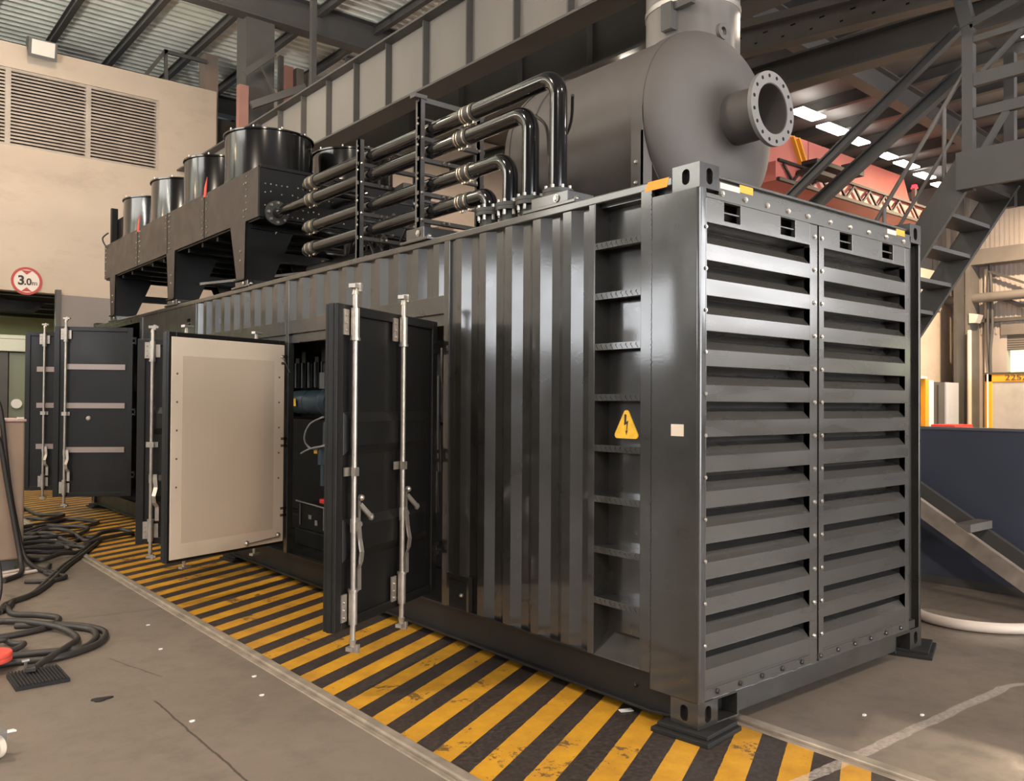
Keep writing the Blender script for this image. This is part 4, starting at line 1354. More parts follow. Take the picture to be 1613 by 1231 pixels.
# ---- coolant pipes
PX = 0.15
pipes = ((3.79, 1.23, 0.057, 'black coolant pipe, topmost and tallest of the four', 2.17), (3.63, 1.50, 0.057, 'black coolant pipe, second from the top, with gooseneck', 2.24),
         (3.37, 1.71, 0.054, 'black coolant pipe, third from the top', 2.20), (3.165, 1.93, 0.054, 'black coolant pipe, lowest of the four with a short elbow', 2.22))
for i, (z, y, r, lb, yc) in enumerate(pipes):
    R = 0.13 if i < 3 else 0.085
    pr_ = thing('coolant_pipe', (PX, y, 2.9), lb, 'pipe', 'four coolant pipes from roof to cooler')
    zf = 3.055
    pts = [Vector((PX, y, zf))] + arc((PX, y + R, z - R), (0, -1, 0), (0, 0, 1), R, 10) + [Vector((PX, yc - 0.06, z))]
    MB().tube(pts, r, 20).build('riser_bend', M_BLACK, pr_, smooth=50)
    yE = 4.62
    if i == 1:
        pts = [Vector((PX, yc + 0.06, z)), Vector((PX, yE - 0.02, z))]
        p2 = [Vector((PX, yE + 0.10, z)), Vector((PX, 5.0, z)), Vector((PX + 0.02, 5.3, z + 0.02)), Vector((PX + 0.03, 5.55, z + 0.02))]
    else:
        pts = [Vector((PX, yc + 0.06, z)), Vector((PX, yE - 0.02, z))]
        p2 = [Vector((PX, yE + 0.10, z))] + [Vector((PX + 0.12 - 0.12 * math.cos(t), yE + 0.14 + 0.12 * math.sin(t), z)) for t in [PI / 2 * k / 8 for k in range(9)]] + [Vector((0.75 + 0.1 * i, yE + 0.26, z)), Vector((0.85 + 0.1 * i, yE + 0.34, z + 0.05)), Vector((0.85 + 0.1 * i, 5.56, z + 0.06))]
    MB().tube(pts, r, 20).build('straight_run', M_BLACK, pr_, smooth=50)
    MB().tube(p2, r * 0.96, 20).build('cooler_branch', M_BLACK, pr_, smooth=50)
    for c0, w in ((yc, 0.075), (yE + 0.04, 0.09)):
        MB().cyl((PX, c0 - w, z), (PX, c0 + w, z), r * 1.1, n=28).build('rubber_coupler', M_HOSE, pr_, smooth=40)
        for s in (-0.05, 0.05, -0.03 if c0 > 4 else 0.02):
            mb = MB().ring((PX, c0 + s - 0.007, z), (PX, c0 + s + 0.007, z), r * 1.17, r * 1.05, 28)
            mb.box(PX - 0.012, PX + 0.012, c0 + s - 0.009, c0 + s + 0.009, z - r * 1.4, z - r * 1.08)
            mb.build('hose_clamp', M_CLAMP, pr_, smooth=40)
    mb = MB().ring((PX, y, zf - 0.05), (PX, y, zf - 0.026), 0.099, 0.03, 32).ring((PX, y, zf - 0.024), (PX, y, zf), 0.099, 0.03, 32)
    mb.cyl((PX, y, 2.868), (PX, y, zf - 0.05), r, n=20)
    mb.mi = 1
    rb = 0.081
    for k in range(8):
        t = 2 * PI * (k + 0.5) / 8
        mb.cyl((PX + rb * math.cos(t), y + rb * math.sin(t), zf - 0.085), (PX + rb * math.cos(t), y + rb * math.sin(t), zf + 0.022), 0.0115, n=8)
    mb.build('base_flange', [M_HOSE, M_BOLT], pr_, smooth=40)
    if i == 1:
        mb = MB().ring((PX + 0.03, 5.535, z + 0.02), (PX + 0.03, 5.565, z + 0.02), 0.125, 0.05, 32)
        mb.mi = 1
        for k in range(8):
            t = 2 * PI * k / 8
            mb.cyl((PX + 0.03 + 0.10 * math.cos(t), 5.51, z + 0.02 + 0.10 * math.sin(t)), (PX + 0.03 + 0.10 * math.cos(t), 5.54, z + 0.02 + 0.10 * math.sin(t)), 0.014, n=8)
        mb.build('cooler_flange', [M_HOSE, M_BOLT], pr_, smooth=40)

# ---- pipe rack
for i, (y, zt, zb) in enumerate(((2.68, 4.03, 3.018), (3.60, 3.92, 2.87))):
    rk = thing('pipe_rack', (0.25, y, zb), ('dark bolted pipe rack carrying the four pipes near their bends', 'dark bolted pipe rack carrying the pipes nearer the cooler')[i], 'pipe rack', 'racks holding the coolant pipes')
    for x in (0.055, 0.62):
        zz = zb if x < .3 else 2.87
        if i == 0 and x < .3:
            zz = 3.018
        MB().box(x - 0.022, x + 0.022, y - 0.03, y + 0.006, zz, zt).box(x - 0.022, x - 0.016, y - 0.03, y + 0.03, zz, zt).build('rack_post', M_STEEL, rk)
    for (z, *_r) in pipes:
        mb = MB().bar((0.03, y, z - 0.075), (0.66, y, z - 0.075), 0.045, 0.03).bar((0.03, y, z + 0.075), (0.66, y, z + 0.075), 0.03, 0.016)
        mb.mi = 1
        for x in (0.055, 0.25, 0.30, 0.6):
            mb.bolt((x, y - 0.025, z - 0.075), (0, -1, 0), 0.013, 0.02)
            mb.bolt((x, y, z + 0.082), (0, 0, 1), 0.010, 0.03)
            mb.bolt((x - 0.023, y - 0.01, z + 0.03), (-1, 0, 0), 0.011, 0.012) if x < 0.1 else None
        mb.build('rack_crossbar', [M_STEEL, M_BOLT], rk)
    if i == 0:
        mb = MB().bar((0.03, y, zt - 0.02), (0.66, y, zt - 0.02), 0.04, 0.04).bar((0.62, y, zt - 0.02), (0.95, y + 0.5, zt - 0.25), 0.03, 0.03)
        mb.box(-0.02, 0.09, y - 0.04, y + 0.03, zt - 0.02, zt + 0.01)
        mb.build('rack_top_frame', M_STEEL, rk)
    else:
        mb = MB().bar((0.06, y, 3.5), (0.55, y + 0.7, 2.9), 0.02, 0.02).bar((0.62, y, 3.45), (0.62, y + 0.5, 2.9), 0.02, 0.02)
        mb.build('rack_brace', M_STEEL, rk)
# valve gear and small boxes between rack and cooler
o = MB().box(0.42, 0.62, 3.15, 3.42, 2.872, 3.0).box(0.45, 0.60, 3.0, 3.1, 2.9, 3.15).build('junction_box', mat('tan_box', (0.42, 0.26, 0.18), 0.6), loc=(0.52, 3.3, 2.872))
tag(o, 'small tan box on the roof between the pipe racks', 'junction box')
vg = thing('valve_manifold', (0.45, 4.2, 2.872), 'cluster of valves, bolts and hoses on the roof below the pipes', 'valve manifold')
mb = MB().cyl((0.45, 3.8, 3.05), (0.45, 5.3, 3.05), 0.06, n=16).cyl((0.45, 4.0, 2.872), (0.45, 4.0, 3.2), 0.05, n=14).cyl((0.5, 4.6, 2.872), (0.5, 4.6, 3.35), 0.05, n=14)
mb.mi = 1
for k in range(26):
    p = (0.45 + random.uniform(-.2, .25), 3.8 + random.random() * 1.5, 2.98 + random.random() * 0.5)
    mb.cyl(p, (p[0], p[1] - 0.03, p[2]), 0.012, n=6)
mb.cyl((0.32, 3.9, 3.24), (0.32, 4.0, 3.24), 0.035, n=12)
mb.build('valve_body', [M_COOLDK, M_BOLT], vg, smooth=40)
mb = MB()
for k in range(3):
    mb.tube(spline([(0.3 + .1 * k, 3.7, 2.9), (0.28 + .1 * k, 3.9, 3.2), (0.4 + .08 * k, 4.3, 3.3), (0.5, 4.6, 3.1)]), 0.014, 8)
mb.build('valve_hose', M_CABLE, vg, smooth=50)
mb = MB().bar((0.4, 3.4, 3.55), (0.55, 4.6, 3.5), 0.08, 0.05)
mb.build('pale_duct', M_STEEL_L, vg)
for i, pts in enumerate((((0.32, 1.28, 3.72), (0.5, 1.5, 3.6), (0.55, 1.75, 3.4), (0.6, 1.75, 3.0), (0.6, 1.8, 2.87)), ((0.35, 1.45, 3.05), (0.32, 1.5, 3.3), (0.40, 1.62, 3.6), (0.45, 1.8, 3.75)))):
    o = MB().tube(spline(pts), 0.011, 8).build('vent_hose', M_CABLE, smooth=50)
    tag(o, ('thin black hose hanging behind the tallest pipe', 'thin black hose rising between the pipe bends')[i], 'hose')

# ================================================================== inside the open doors
en = thing('diesel_engine', (1.1, 5.4, 0.235), 'slate blue diesel engine visible through the open doorway', 'engine')
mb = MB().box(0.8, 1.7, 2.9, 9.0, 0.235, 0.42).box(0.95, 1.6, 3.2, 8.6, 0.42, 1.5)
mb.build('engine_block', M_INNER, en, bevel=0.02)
mb = MB().lathe([(0, 0), (0.11, 0.0), (0.125, 0.02), (0.125, 0.30), (0.132, 0.305), (0.132, 0.315), (0.125, 0.32), (0.125, 0.62), (0.15, 0.66), (0.15, 0.70), (0.11, 0.74), (0, 0.74)], (0.62, 5.95, 1.70), (0.05, -1, 0), 28)
mb.build('air_pipe', M_ENGINE, en, smooth=40)['label'] = 'slate blue air pipe'
mb = MB()
for k in range(9):
    y = 6.3 - k * 0.16
    mb.box(0.80, 1.2, y, y + 0.09, 1.86, 2.2 + 0.08 * math.sin(k * 2.1))
    mb.cyl((0.77, y, 1.86), (0.77, y, 2.14), 0.022, n=8)
mb.build('cylinder_heads', mat('engine_dark', (0.022, 0.025, 0.028), 0.45), en)
mb = MB().box(0.488, 0.493, 5.72, 5.82, 1.655, 1.735)
mb.build('yellow_label', M_SIGNY, en)['label'] = 'yellow warning label on the air pipe'
mb = MB().lathe([(0.05 + 0.014 * math.cos(t), 0.014 * math.sin(t)) for t in [2 * PI * k / 10 for k in range(10)]], (0.62, 5.30, 2.06), (1, -0.3, 0), 24, closed=True)
mb.box(0.58, 0.68, 5.24, 5.36, 1.84, 2.01)
mb.build('lifting_eye', mat('eye_steel', (0.16, 0.16, 0.17), 0.4, 0.5), en, smooth=50)
mb = MB().cyl((0.60, 5.22, 1.24), (0.60, 5.22, 1.06), 0.09, n=20).cyl((0.60, 5.22, 1.06), (0.60, 5.22, 0.84), 0.06, n=16).cyl((0.6, 5.2, 1.24), (0.6, 5.2, 1.5), 0.05, n=14)
mb.mi = 1
mb.box(0.505, 0.512, 5.25, 5.32, 1.17, 1.24)
mb.build('oil_filter', [M_ENGINE, M_SIGNY], en, smooth=40)
mb = MB().tube(spline([(0.5, 5.1, 1.55), (0.47, 5.34, 1.47), (0.45, 5.42, 1.32), (0.48, 5.32, 1.22), (0.5, 5.05, 1.27)]), 0.011, 8).tube(spline([(0.5, 5.05, 1.26), (0.47, 5.32, 1.22), (0.46, 5.52, 1.16)]), 0.011, 8)
mb.build('grey_hose', mat('grey_hose', (0.3, 0.3, 0.31), 0.4), en, smooth=50)
bt = thing('starter_battery', (0.5, 5.1, 0.235), 'black starter battery tray with red terminal clamp inside the doorway', 'battery')
mb = MB().box(0.40, 0.70, 4.76, 5.46, 0.40, 0.66).box(0.38, 0.72, 4.74, 5.48, 0.235, 0.40)
mb.build('battery_case', M_INNER, bt, bevel=0.01)
mb = MB().box(0.42, 0.47, 4.78, 5.02, 0.69, 0.735).box(0.42, 0.47, 4.78, 4.83, 0.70, 0.78)
mb.build('terminal_clamp', M_RED, bt, bevel=0.008)['label'] = 'red terminal clamp'
mb = MB().bar((0.39, 4.75, 0.66), (0.39, 5.48, 0.68), 0.012, 0.012)
for y in (4.86, 5.38):
    mb.cyl((0.39, y, 0.66), (0.39, y, 0.44), 0.006, n=6)
mb.box(0.39, 0.397, 5.00, 5.05, 0.47, 0.52).box(0.39, 0.397, 5.13, 5.19, 0.52, 0.56)
mb.build('battery_strap', mat('strap_steel', (0.3, 0.3, 0.3), 0.4, 0.5), bt)
o = MB().box(0.12, 0.22, 2.30, 2.42, 0.9, 1.5).box(0.12, 0.22, 2.3, 2.42, 0.55, 0.68).build('white_cabinet', M_LABEL, loc=(0.17, 2.36, 0.55))
tag(o, 'pale control box seen in the gap by the near door hinges', 'control box')
# ================================================================== left foreground and far left
tb = thing('tan_steel_cabinet', (-2.35, 7.3, 0), 'tall tan steel cabinet cut by the left picture edge, cables draped beside it', 'cabinet')
MB().box(-2.75, -1.83, 7.0, 7.75, 0.10, 1.485).build('cabinet_body', M_TAN, tb, bevel=0.02)
MB().box(-2.76, -1.82, 6.99, 7.76, 1.485, 1.51).build('cabinet_top', mat('tan_top', (0.55, 0.36, 0.33), 0.5), tb, bevel=0.006)
MB().box(-2.72, -1.9, 7.04, 7.7, 0.0, 0.10).build('cabinet_base', M_STEEL, tb)
MB().box(-1.90, -1.845, 6.985, 7.04, 1.51, 1.53).build('cabinet_lug', M_LABEL, tb)
o = MB().cyl((-2.5, 6.55, 0.02), (-1.75, 6.9, 0.02), 0.018, n=10).cyl((-2.5, 6.45, 0.02), (-1.72, 6.72, 0.02), 0.018, n=10).build('copper_rods', M_COPPER, smooth=40)
tag(o, 'two thin copper coloured rods on the floor before the tan cabinet', 'rods')
CB = [
    ([(-2.32, 5.04), (-2.24, 5.3), (-2.25, 4.93), (-2.1, 4.75), (-2.0, 4.55), (-2.09, 4.34), (-2.26, 4.25), (-2.44, 4.22), (-2.7, 4.2)], .022, 'black cable making the upper bend left of the striped lane', 0.0),
    ([(-2.6, 4.9), (-2.27, 5.14), (-2.17, 5.39), (-1.98, 5.6), (-1.78, 6.01), (-1.47, 6.79), (-1.13, 7.53), (-0.8, 8.35), (-0.9, 8.6), (-1.1, 8.3)], .022, 'black cable running from the front coil to the heap on the stripes', 0.0),
    ([(-2.6, 4.8), (-2.30, 5.08), (-2.22, 5.33), (-2.02, 5.55), (-1.84, 5.97), (-1.53, 6.75), (-1.19, 7.49), (-0.9, 8.25), (-0.7, 8.5)], .022, 'second black cable lying along the first towards the heap', 0.0),
    ([(-2.6, 4.75), (-2.34, 4.7), (-2.21, 4.43), (-2.06, 4.15), (-2.02, 3.86), (-2.14, 3.58), (-2.31, 3.37), (-2.41, 3.25)], .022, 'black cable ending in a clamp on the ribbed rubber mat', 0.03),
    ([(-2.3, 4.5), (-2.09, 4.36), (-1.95, 4.17), (-1.88, 4.01), (-1.92, 3.78), (-2.04, 3.59), (-2.17, 3.6), (-2.43, 3.67), (-2.8, 3.7)], .022, 'black cable loop in the middle of the front coil', 0.0),
    ([(-2.2, 4.5), (-1.95, 4.25), (-1.85, 4.06), (-1.83, 3.88), (-1.93, 3.64), (-2.1, 3.5), (-2.27, 3.44), (-2.46, 3.50), (-2.8, 3.5)], .022, 'black cable forming the outermost loop of the front coil', 0.0),
    ([(-2.8, 4.1), (-2.46, 4.06), (-2.42, 4.08), (-2.39, 3.96), (-2.35, 3.86), (-2.43, 3.8), (-2.6, 3.74), (-2.8, 3.95), (-2.5, 4.0)], .020, 'small tight cable loop above the red tape roll', 0.02),
    ([(-1.3, 11.3), (-0.97, 12.1), (-0.93, 11.24), (-0.64, 11.03), (-0.94, 10.64), (-1.16, 11.0), (-1.5, 11.2)], .025, 'black cable loop furthest back on the stripes', 0.0),
    ([(-1.9, 9.6), (-1.33, 10.01), (-0.95, 10.26), (-0.68, 10.44), (-0.45, 9.89), (-0.77, 9.59), (-1.06, 9.98), (-1.4, 9.57), (-1.9, 9.3)], .025, 'black cable arching across the back of the heap', 0.0),
    ([(-2.0, 8.6), (-1.52, 8.89), (-1.17, 9.39), (-0.97, 9.08), (-0.95, 8.31), (-0.68, 8.7), (-0.43, 8.83), (-0.35, 8.6), (-0.5, 8.41), (-0.82, 8.21), (-1.08, 8.01), (-1.18, 8.49), (-1.23, 9.12), (-1.6, 9.2)], .025, 'black cable coiled furthest right on the stripes', 0.03),
    ([(-2.1, 8.5), (-1.6, 8.4), (-1.37, 8.36), (-1.25, 7.75), (-1.45, 7.66), (-1.67, 7.71), (-1.72, 7.64), (-1.64, 7.23), (-1.4, 7.39), (-1.23, 7.49), (-1.1, 7.8), (-1.5, 8.0), (-2.0, 7.95)], .025, 'black cable folded over the floor rail beside the tan cabinet', 0.03),
    ([(-2.1, 9.2), (-1.5, 8.7), (-1.2, 8.6), (-0.9, 8.9), (-0.75, 9.2), (-1.1, 9.5), (-1.5, 9.1), (-1.4, 8.6), (-1.9, 8.3)], .025, 'black cable tangled in the middle of the heap', 0.05),
    ([(-2.1, 8.15), (-1.5, 8.2), (-1.15, 8.05), (-1.3, 7.9), (-1.8, 7.8)], .022, 'black cable folded flat at the front of the heap', 0.06),
    ([(-1.6, 6.95), (-1.72, 6.5), (-1.60, 6.25), (-1.75, 6.1), (-1.95, 6.2)], .02, 'black cable kinked beside the copper coloured rods', 0.0),
]
for i, (pts, r, lb, dz) in enumerate(CB):
    rr = random.Random(i)
    P3 = [(x, y, r + 0.001 + dz * (0.5 + 0.5 * math.sin(j * 2.1 + i))) for j, (x, y) in enumerate(pts)]
    o = MB().tube(spline(P3, 8), r, 10).build('cable', M_CABLE, smooth=60, loc=P3[0])
    tag(o, lb, 'cable', 'black cables on the floor at left')
for i, pts in enumerate((((-2.14, 6.93, 1.50), (-2.06, 6.90, 1.25), (-2.00, 6.90, 0.89), (-1.93, 6.88, 0.45), (-1.885, 6.82, 0.12), (-1.92, 6.6, 0.03), (-2.1, 6.35, 0.025)),
                         ((-2.10, 6.95, 1.72), (-2.05, 6.94, 1.55), (-1.98, 6.93, 0.89), (-1.90, 6.91, 0.40), (-1.82, 6.86, 0.10), (-1.70, 6.6, 0.025), (-1.62, 6.45, 0.025)),
                         ((-2.5, 5.6, 0.75), (-2.40, 5.6, 0.72), (-2.29, 5.5, 0.45), (-2.28, 5.3, 0.15), (-2.4, 5.05, 0.03), (-2.7, 4.9, 0.025)))):
    o = MB().tube(spline(pts, 8), 0.024 if i < 2 else 0.016, 10).build('cable', M_CABLE, smooth=60, loc=pts[-1])
    tag(o, ('black cable hanging down left on the face of the tan cabinet', 'black cable hanging down the right edge of the tan cabinet', 'thin black cable dropping at the left picture edge')[i], 'cable', 'black cables on the floor at left')
# ribbed mat, tape roll, clamp, caster, rag, paper chip
mm = MB()
mx0, mx1, my0, my1 = -2.545, -2.255, 2.95, 3.27
mm.box(mx0, mx1, my0, my1, 0.0, 0.022)
for k in range(15):
    x = mx0 + 0.008 + k * (mx1 - mx0 - 0.02) / 14.5
    mm.box(x, x + 0.011, my0, my1, 0.022, 0.032)
o = mm.build('ribbed_mat', M_RUBBER, loc=(-2.4, 3.1, 0), bevel=0.002)
tag(o, 'small black ribbed rubber mat on the concrete, lower left', 'mat')
o = MB().lathe([(0.028, 0.0), (0.115, 0.0), (0.12, 0.006), (0.12, 0.024), (0.118, 0.028), (0.12, 0.032), (0.12, 0.052), (0.115, 0.058), (0.028, 0.058)], (-2.60, 3.47, 0.06), (0, 0, 1), 40, closed=True)
o = o.build('tape_roll', M_REDTAPE, smooth=40, loc=(-2.60, 3.47, 0.06))
tag(o, 'red tape roll lying on the cables at the left edge', 'tape roll')
gc = thing('ground_clamp', (-2.42, 3.19, 0.03), 'steel earth clamp on the ribbed rubber mat', 'clamp')
mb = MB().bar((-2.42, 3.25, 0.05), (-2.43, 3.17, 0.05), 0.06, 0.03)
mb.build('clamp_body', M_CABLE, gc, bevel=0.006)
mb = MB().cyl((-2.455, 3.20, 0.04), (-2.455, 3.17, 0.11), 0.009, n=8).bar((-2.48, 3.165, 0.115), (-2.44, 3.17, 0.115), 0.02, 0.012)
mb.build('clamp_screw', M_BOLT, gc, smooth=40)
cs = thing('swivel_caster', (-2.80, 1.98, 0), 'trolley caster with pale brake lever at the lower left corner', 'caster')
MB().cyl((-2.80, 1.95, 0.055), (-2.775, 1.965, 0.055), 0.055, n=28).build('wheel', M_LABEL, cs, smooth=40)
mb = MB().box(-2.84, -2.75, 1.90, 2.02, 0.125, 0.135).bar((-2.815, 1.95, 0.055), (-2.82, 1.96, 0.13), 0.05, 0.006).bar((-2.765, 1.96, 0.055), (-2.765, 1.96, 0.13), 0.05, 0.006)
mb.cyl((-2.83, 1.95, 0.055), (-2.755, 1.97, 0.055), 0.01, n=8)
mb.build('fork', M_STEEL_L, cs)
MB().bar((-2.79, 1.96, 0.118), (-2.70, 1.99, 0.105), 0.03, 0.01).build('brake_lever', M_WHITE, cs, bevel=0.004)
mb = MB()
pts = []
for k in range(14):
    t = 2 * PI * k / 14
    r = 0.055 * (1 + 0.25 * math.sin(3 * t + 1))
    pts.append((-2.19 + r * math.cos(t), 2.5 + 0.55 * r * math.sin(t), 0.0))
mb.prism(pts, (0, 0, 0.008))
o = mb.build('oily_rag', M_RUBBER, loc=(-2.19, 2.5, 0), bevel=0.003)
tag(o, 'small dark oily scrap flat on the concrete', 'scrap')
o = MB().bar((-0.25, 0.75, 0.003), (-0.18, 0.72, 0.003), 0.04, 0.004).build('paper_chip', M_WHITE)
o.location = (0.24, -0.22, 0)
tag(o, 'small white paper chip on the stripes beside the bottom rail', 'paper scrap')

# height limit sign on the beige wall
CXs, CZs = -0.16, 4.14
hs = thing('height_limit_sign', (CXs, WY - 0.03, CZs), 'round red rimmed 3.0m height limit sign on the beige wall', 'sign')
MB().cyl((CXs, WY, CZs), (CXs, WY - 0.03, CZs), 0.285, n=56).build('sign_disc', M_SIGNW, hs)
MB().ring((CXs, WY - 0.028, CZs), (CXs, WY - 0.036, CZs), 0.285, 0.235, 56).build('red_rim', M_SIGNR, hs)
for s in (1, -1):
    mb = MB().prism([(CXs - 0.10, WY - 0.034, CZs + s * 0.215), (CXs + 0.10, WY - 0.034, CZs + s * 0.215), (CXs, WY - 0.034, CZs + s * 0.13)], (0, 0.003, 0))
    mb.build('arrow_mark', M_SIGNR, hs)


def text(name, body, loc, size, m, parent, rot=(PI / 2, 0, 0), ext=0.002, sx=1.0, bold=0.0):
    cu = D.curves.new(name, 'FONT')
    cu.body = body
    cu.size = size
    cu.align_x = 'CENTER'
    cu.align_y = 'CENTER'
    cu.extrude = ext
    cu.offset = bold
    cu.materials.append(m)
    tmp = D.objects.new(name + '_curve', cu)
    COL.objects.link(tmp)
    me = D.meshes.new_from_object(tmp.evaluated_get(bpy.context.evaluated_depsgraph_get()))
    D.objects.remove(tmp)
    D.curves.remove(cu)
    me.name = name
    if not me.materials:
        me.materials.append(m)
    o = D.objects.new(name, me)
    COL.objects.link(o)
    o.rotation_euler = rot
    o.scale = (sx, 1, 1)
    if parent:
        o.parent = parent
        o.location = Vector(loc) - parent.location
    else:
        o.location = loc
    return o


text('sign_numeral', '3', (CXs - 0.10, WY - 0.035, CZs + 0.0), 0.26, M_SIGNB, hs, bold=0.008)
text('sign_numeral', '.0', (CXs + 0.02, WY - 0.035, CZs - 0.02), 0.19, M_SIGNB, hs, bold=0.005)
text('sign_numeral', 'm', (CXs + 0.145, WY - 0.035, CZs - 0.035), 0.14, M_SIGNB, hs)
# sliding door leaf and the room beyond the doorway
o = MB().box(0.44, 1.85, WY - 0.12, WY - 0.06, 0.05, 3.90).build('door_1', M_LILAC, bevel=0.01)
struct(o, 'grey sliding door leaf on the beige wall left of the cooler legs', 'sliding door')
mb = MB().box(0.36, 0.46, WY - 0.16, WY - 0.02, 0, 4.0)
struct(mb.build('trim_3', M_STEEL), 'dark door frame edge beside the grey sliding door', 'door frame')
MB_ = MB().box(-9, 5.0, 25.7, 26, 0, 9)
struct(MB_.build('wall_room', M_PALEG), 'pale green wall of the room beyond the doorway', 'wall')
mb = MB().box(-6, 3, WY + 0.3, 25.7, 4.3, 4.4)
struct(mb.build('ceiling_room', M_SHEET_DK), 'low dark ceiling of the room beyond the doorway', 'ceiling')
for k in range(5):
    y = 18.2 + k * 1.4
    mb = MB().ibeam((-6, y, 4.12), (3, y, 4.12), 0.14, 0.3, 0.02, 0.02)
    o = struct(mb.build('room_beam', M_STEEL), 'dark ceiling beam seen through the doorway', 'ceiling beam')
    o['group'] = 'ceiling beams beyond the doorway'
mb = MB().prism([(-2.5, 17.6, 3.55), (0.1, 17.6, 3.55), (0.3, 17.6, 3.78), (-2.5, 17.6, 3.86)], (0, 0.3, 0))
struct(mb.build('roller_housing', M_VOID), 'black shutter housing inside the doorway', 'shutter')
area('room_lamp', (-1.0, 22.0, 4.0), 3.0, 220, (0.85, 0.95, 0.55), (-1, 22, 0))
wf = thing('white_machine_frame', (-0.5, 17.9, 0), 'white framed machine standing in the doorway at the left edge', 'machine')
mb = MB().box(-0.95, 0.16, 17.6, 18.4, 2.72, 2.98).box(0.02, 0.16, 17.6, 17.74, 0, 2.72).box(-0.95, 0.1, 17.58, 17.62, 2.98, 3.06)
mb.build('machine_frame', mat('pale_machine_paint', (0.62, 0.63, 0.52), 0.5), wf, bevel=0.01)
mb = MB().box(-0.95, -0.36, 17.7, 18.3, 0.4, 2.70)
mb.build('machine_panel', M_STEEL, wf)
mb = MB().box(-0.33, 0.0, 17.75, 18.3, 0.4, 2.70)
mb.build('machine_side', mat('grey_green_panel', (0.2, 0.22, 0.16), 0.5), wf)
mb = MB().cyl((-0.2, 17.70, 1.62), (-0.2, 17.64, 1.62), 0.10, n=20)
mb.build('machine_gauge', M_WHITE, wf, smooth=40)
mb = MB().tube(spline([(0.18, 17.7, 2.95), (0.30, 17.75, 2.6), (0.36, 17.8, 2.2)]), 0.02, 8).tube(spline([(0.30, 17.75, 2.0), (0.42, 17.8, 1.95), (0.5, 17.8, 1.9)]), 0.02, 8)
mb.build('machine_cable', M_CABLE, wf, smooth=50)
o = MB().box(0.22, 0.62, 18.1, 18.6, 0, 2.2).build('steel_locker', M_STEEL_L, bevel=0.01)
tag(o, 'dark grey locker inside the doorway beside the white machine', 'locker')
# floodlight on the wall, box at the wall end
fl = thing('floodlight', (0.02, 16.7, 8.95), 'square unlit floodlight at the top of the beige wall', 'floodlight')
mb = MB().prism([(-0.25, 16.55, 9.02), (-0.25, 16.80, 9.12), (-0.25, 16.9, 9.02), (-0.25, 16.62, 8.66)], (0.52, 0, 0))
mb.box(-0.05, 0.07, 16.8, 17.02, 8.86, 8.92)
mb.build('lamp_housing', M_STEEL, fl)
mb = MB().hexa([(-0.20, 16.545, 9.0), (0.22, 16.545, 9.0), (0.22, 16.60, 8.72), (-0.20, 16.60, 8.72), (-0.20, 16.52, 8.99), (0.22, 16.52, 8.99), (0.22, 16.58, 8.71), (-0.20, 16.58, 8.71)])
mb.build('lamp_glass', M_LAMPFACE, fl)
mb = MB().box(3.74, 4.0, 17.0, 17.2, 6.9, 7.6)
o = mb.build('wall_box', M_STEEL_L, bevel=0.02)
tag(o, 'grey box fixed at the end edge of the beige wall', 'box')

# ================================================================== right side
np_ = thing('navy_panel', (4.94, 2.5, 0), 'low navy blue steel panel on the floor right of the container', 'panel')
MB().box(4.84, 4.92, -2.5, 6.5, 0.08, 1.475).build('panel_sheet', M_NAVY, np_)
MB().box(4.83, 4.93, -2.5, 6.5, 1.475, 1.50).build('panel_cap', mat('panel_cap_grey', (0.14, 0.14, 0.15), 0.5), np_)
MB().box(4.83, 4.93, -2.5, 6.5, 0.0, 0.08).build('panel_kick', M_STEEL, np_)
cp = [(5.3, 1.6), (4.2, 1.0), (3.6, 0.62), (3.32, 0.40), (3.25, 0.14), (3.34, -0.1), (3.52, -0.27), (3.9, -0.5), (4.6, -0.8)]
o = MB().tube(spline([(x, y, 0.042) for x, y in cp], 8), 0.04, 14).build('bent_pipe', M_COPPER, smooth=60)
tag(o, 'pale bent pipe curving over the floor right of the container', 'pipe')
sf = thing('inclined_steel_frame', (4.5, 0.6, 0), 'dirty grey inclined channel frame leaning in front of the navy panel', 'steel frame')
for j, x in enumerate((4.28, 4.68)):
    a, b_ = Vector((x, 2.5, 1.80)), Vector((x, -0.35, 0.02))
    mb = MB().bar(a, b_, 0.02, 0.14).bar(a + V(0.04, 0, .065), b_ + V(0.04, 0, .065), 0.08, 0.012).bar(a + V(0.04, 0, -.065), b_ + V(0.04, 0, -.065), 0.08, 0.012)
    mb.build('channel', [M_COPPER, M_STEEL][j] if False else (mat('dirty_channel', (0.34, 0.28, 0.23), 0.5, 0.2, 0.05, 20, 0.3, 5) if j == 0 else M_STEEL), sf)
MB().box(4.28, 4.74, 0.42, 0.55, 0.60, 0.67).build('cross_piece', M_STEEL_L, sf)

# staircase up to the crane platform
st = thing('steel_staircase', (5.5, 1.0, 0), 'dark steel staircase and platform behind the container right corner', 'staircase')
for x, z in ((5.0, 0), (5.95, 0)):
    mb = MB().bar((x, 3.2, 0.35), (x, 0.72, 4.02), 0.05, 0.26)
    mb.build('stringer', M_STEEL, st)
for k in range(11):
    z = 1.0 + k * 0.285
    y = 3.2 - (z - 0.35) * 2.48 / 3.67
    MB().box(5.02, 5.93, y - 0.14, y + 0.14, z - 0.02, z + 0.02).build('tread', M_STEEL, st)
mb = MB()
for dz, r in ((0.95, 0.022), (0.50, 0.018)):
    mb.cyl((5.0, 2.6, 1.24 + dz), (5.0, 0.72, 4.02 + dz), r, n=10)
for y, z in ((2.2, 1.83), (1.55, 2.79), (0.95, 3.68)):
    mb.cyl((5.0, y, z), (5.0, y, z + 0.95), 0.02, n=10)
mb.build('handrail', M_STEEL_L, st, smooth=40)
MB().box(5.0, 6.0, -3.0, 0.76, 3.98, 4.02).build('platform_deck', M_STEEL, st)
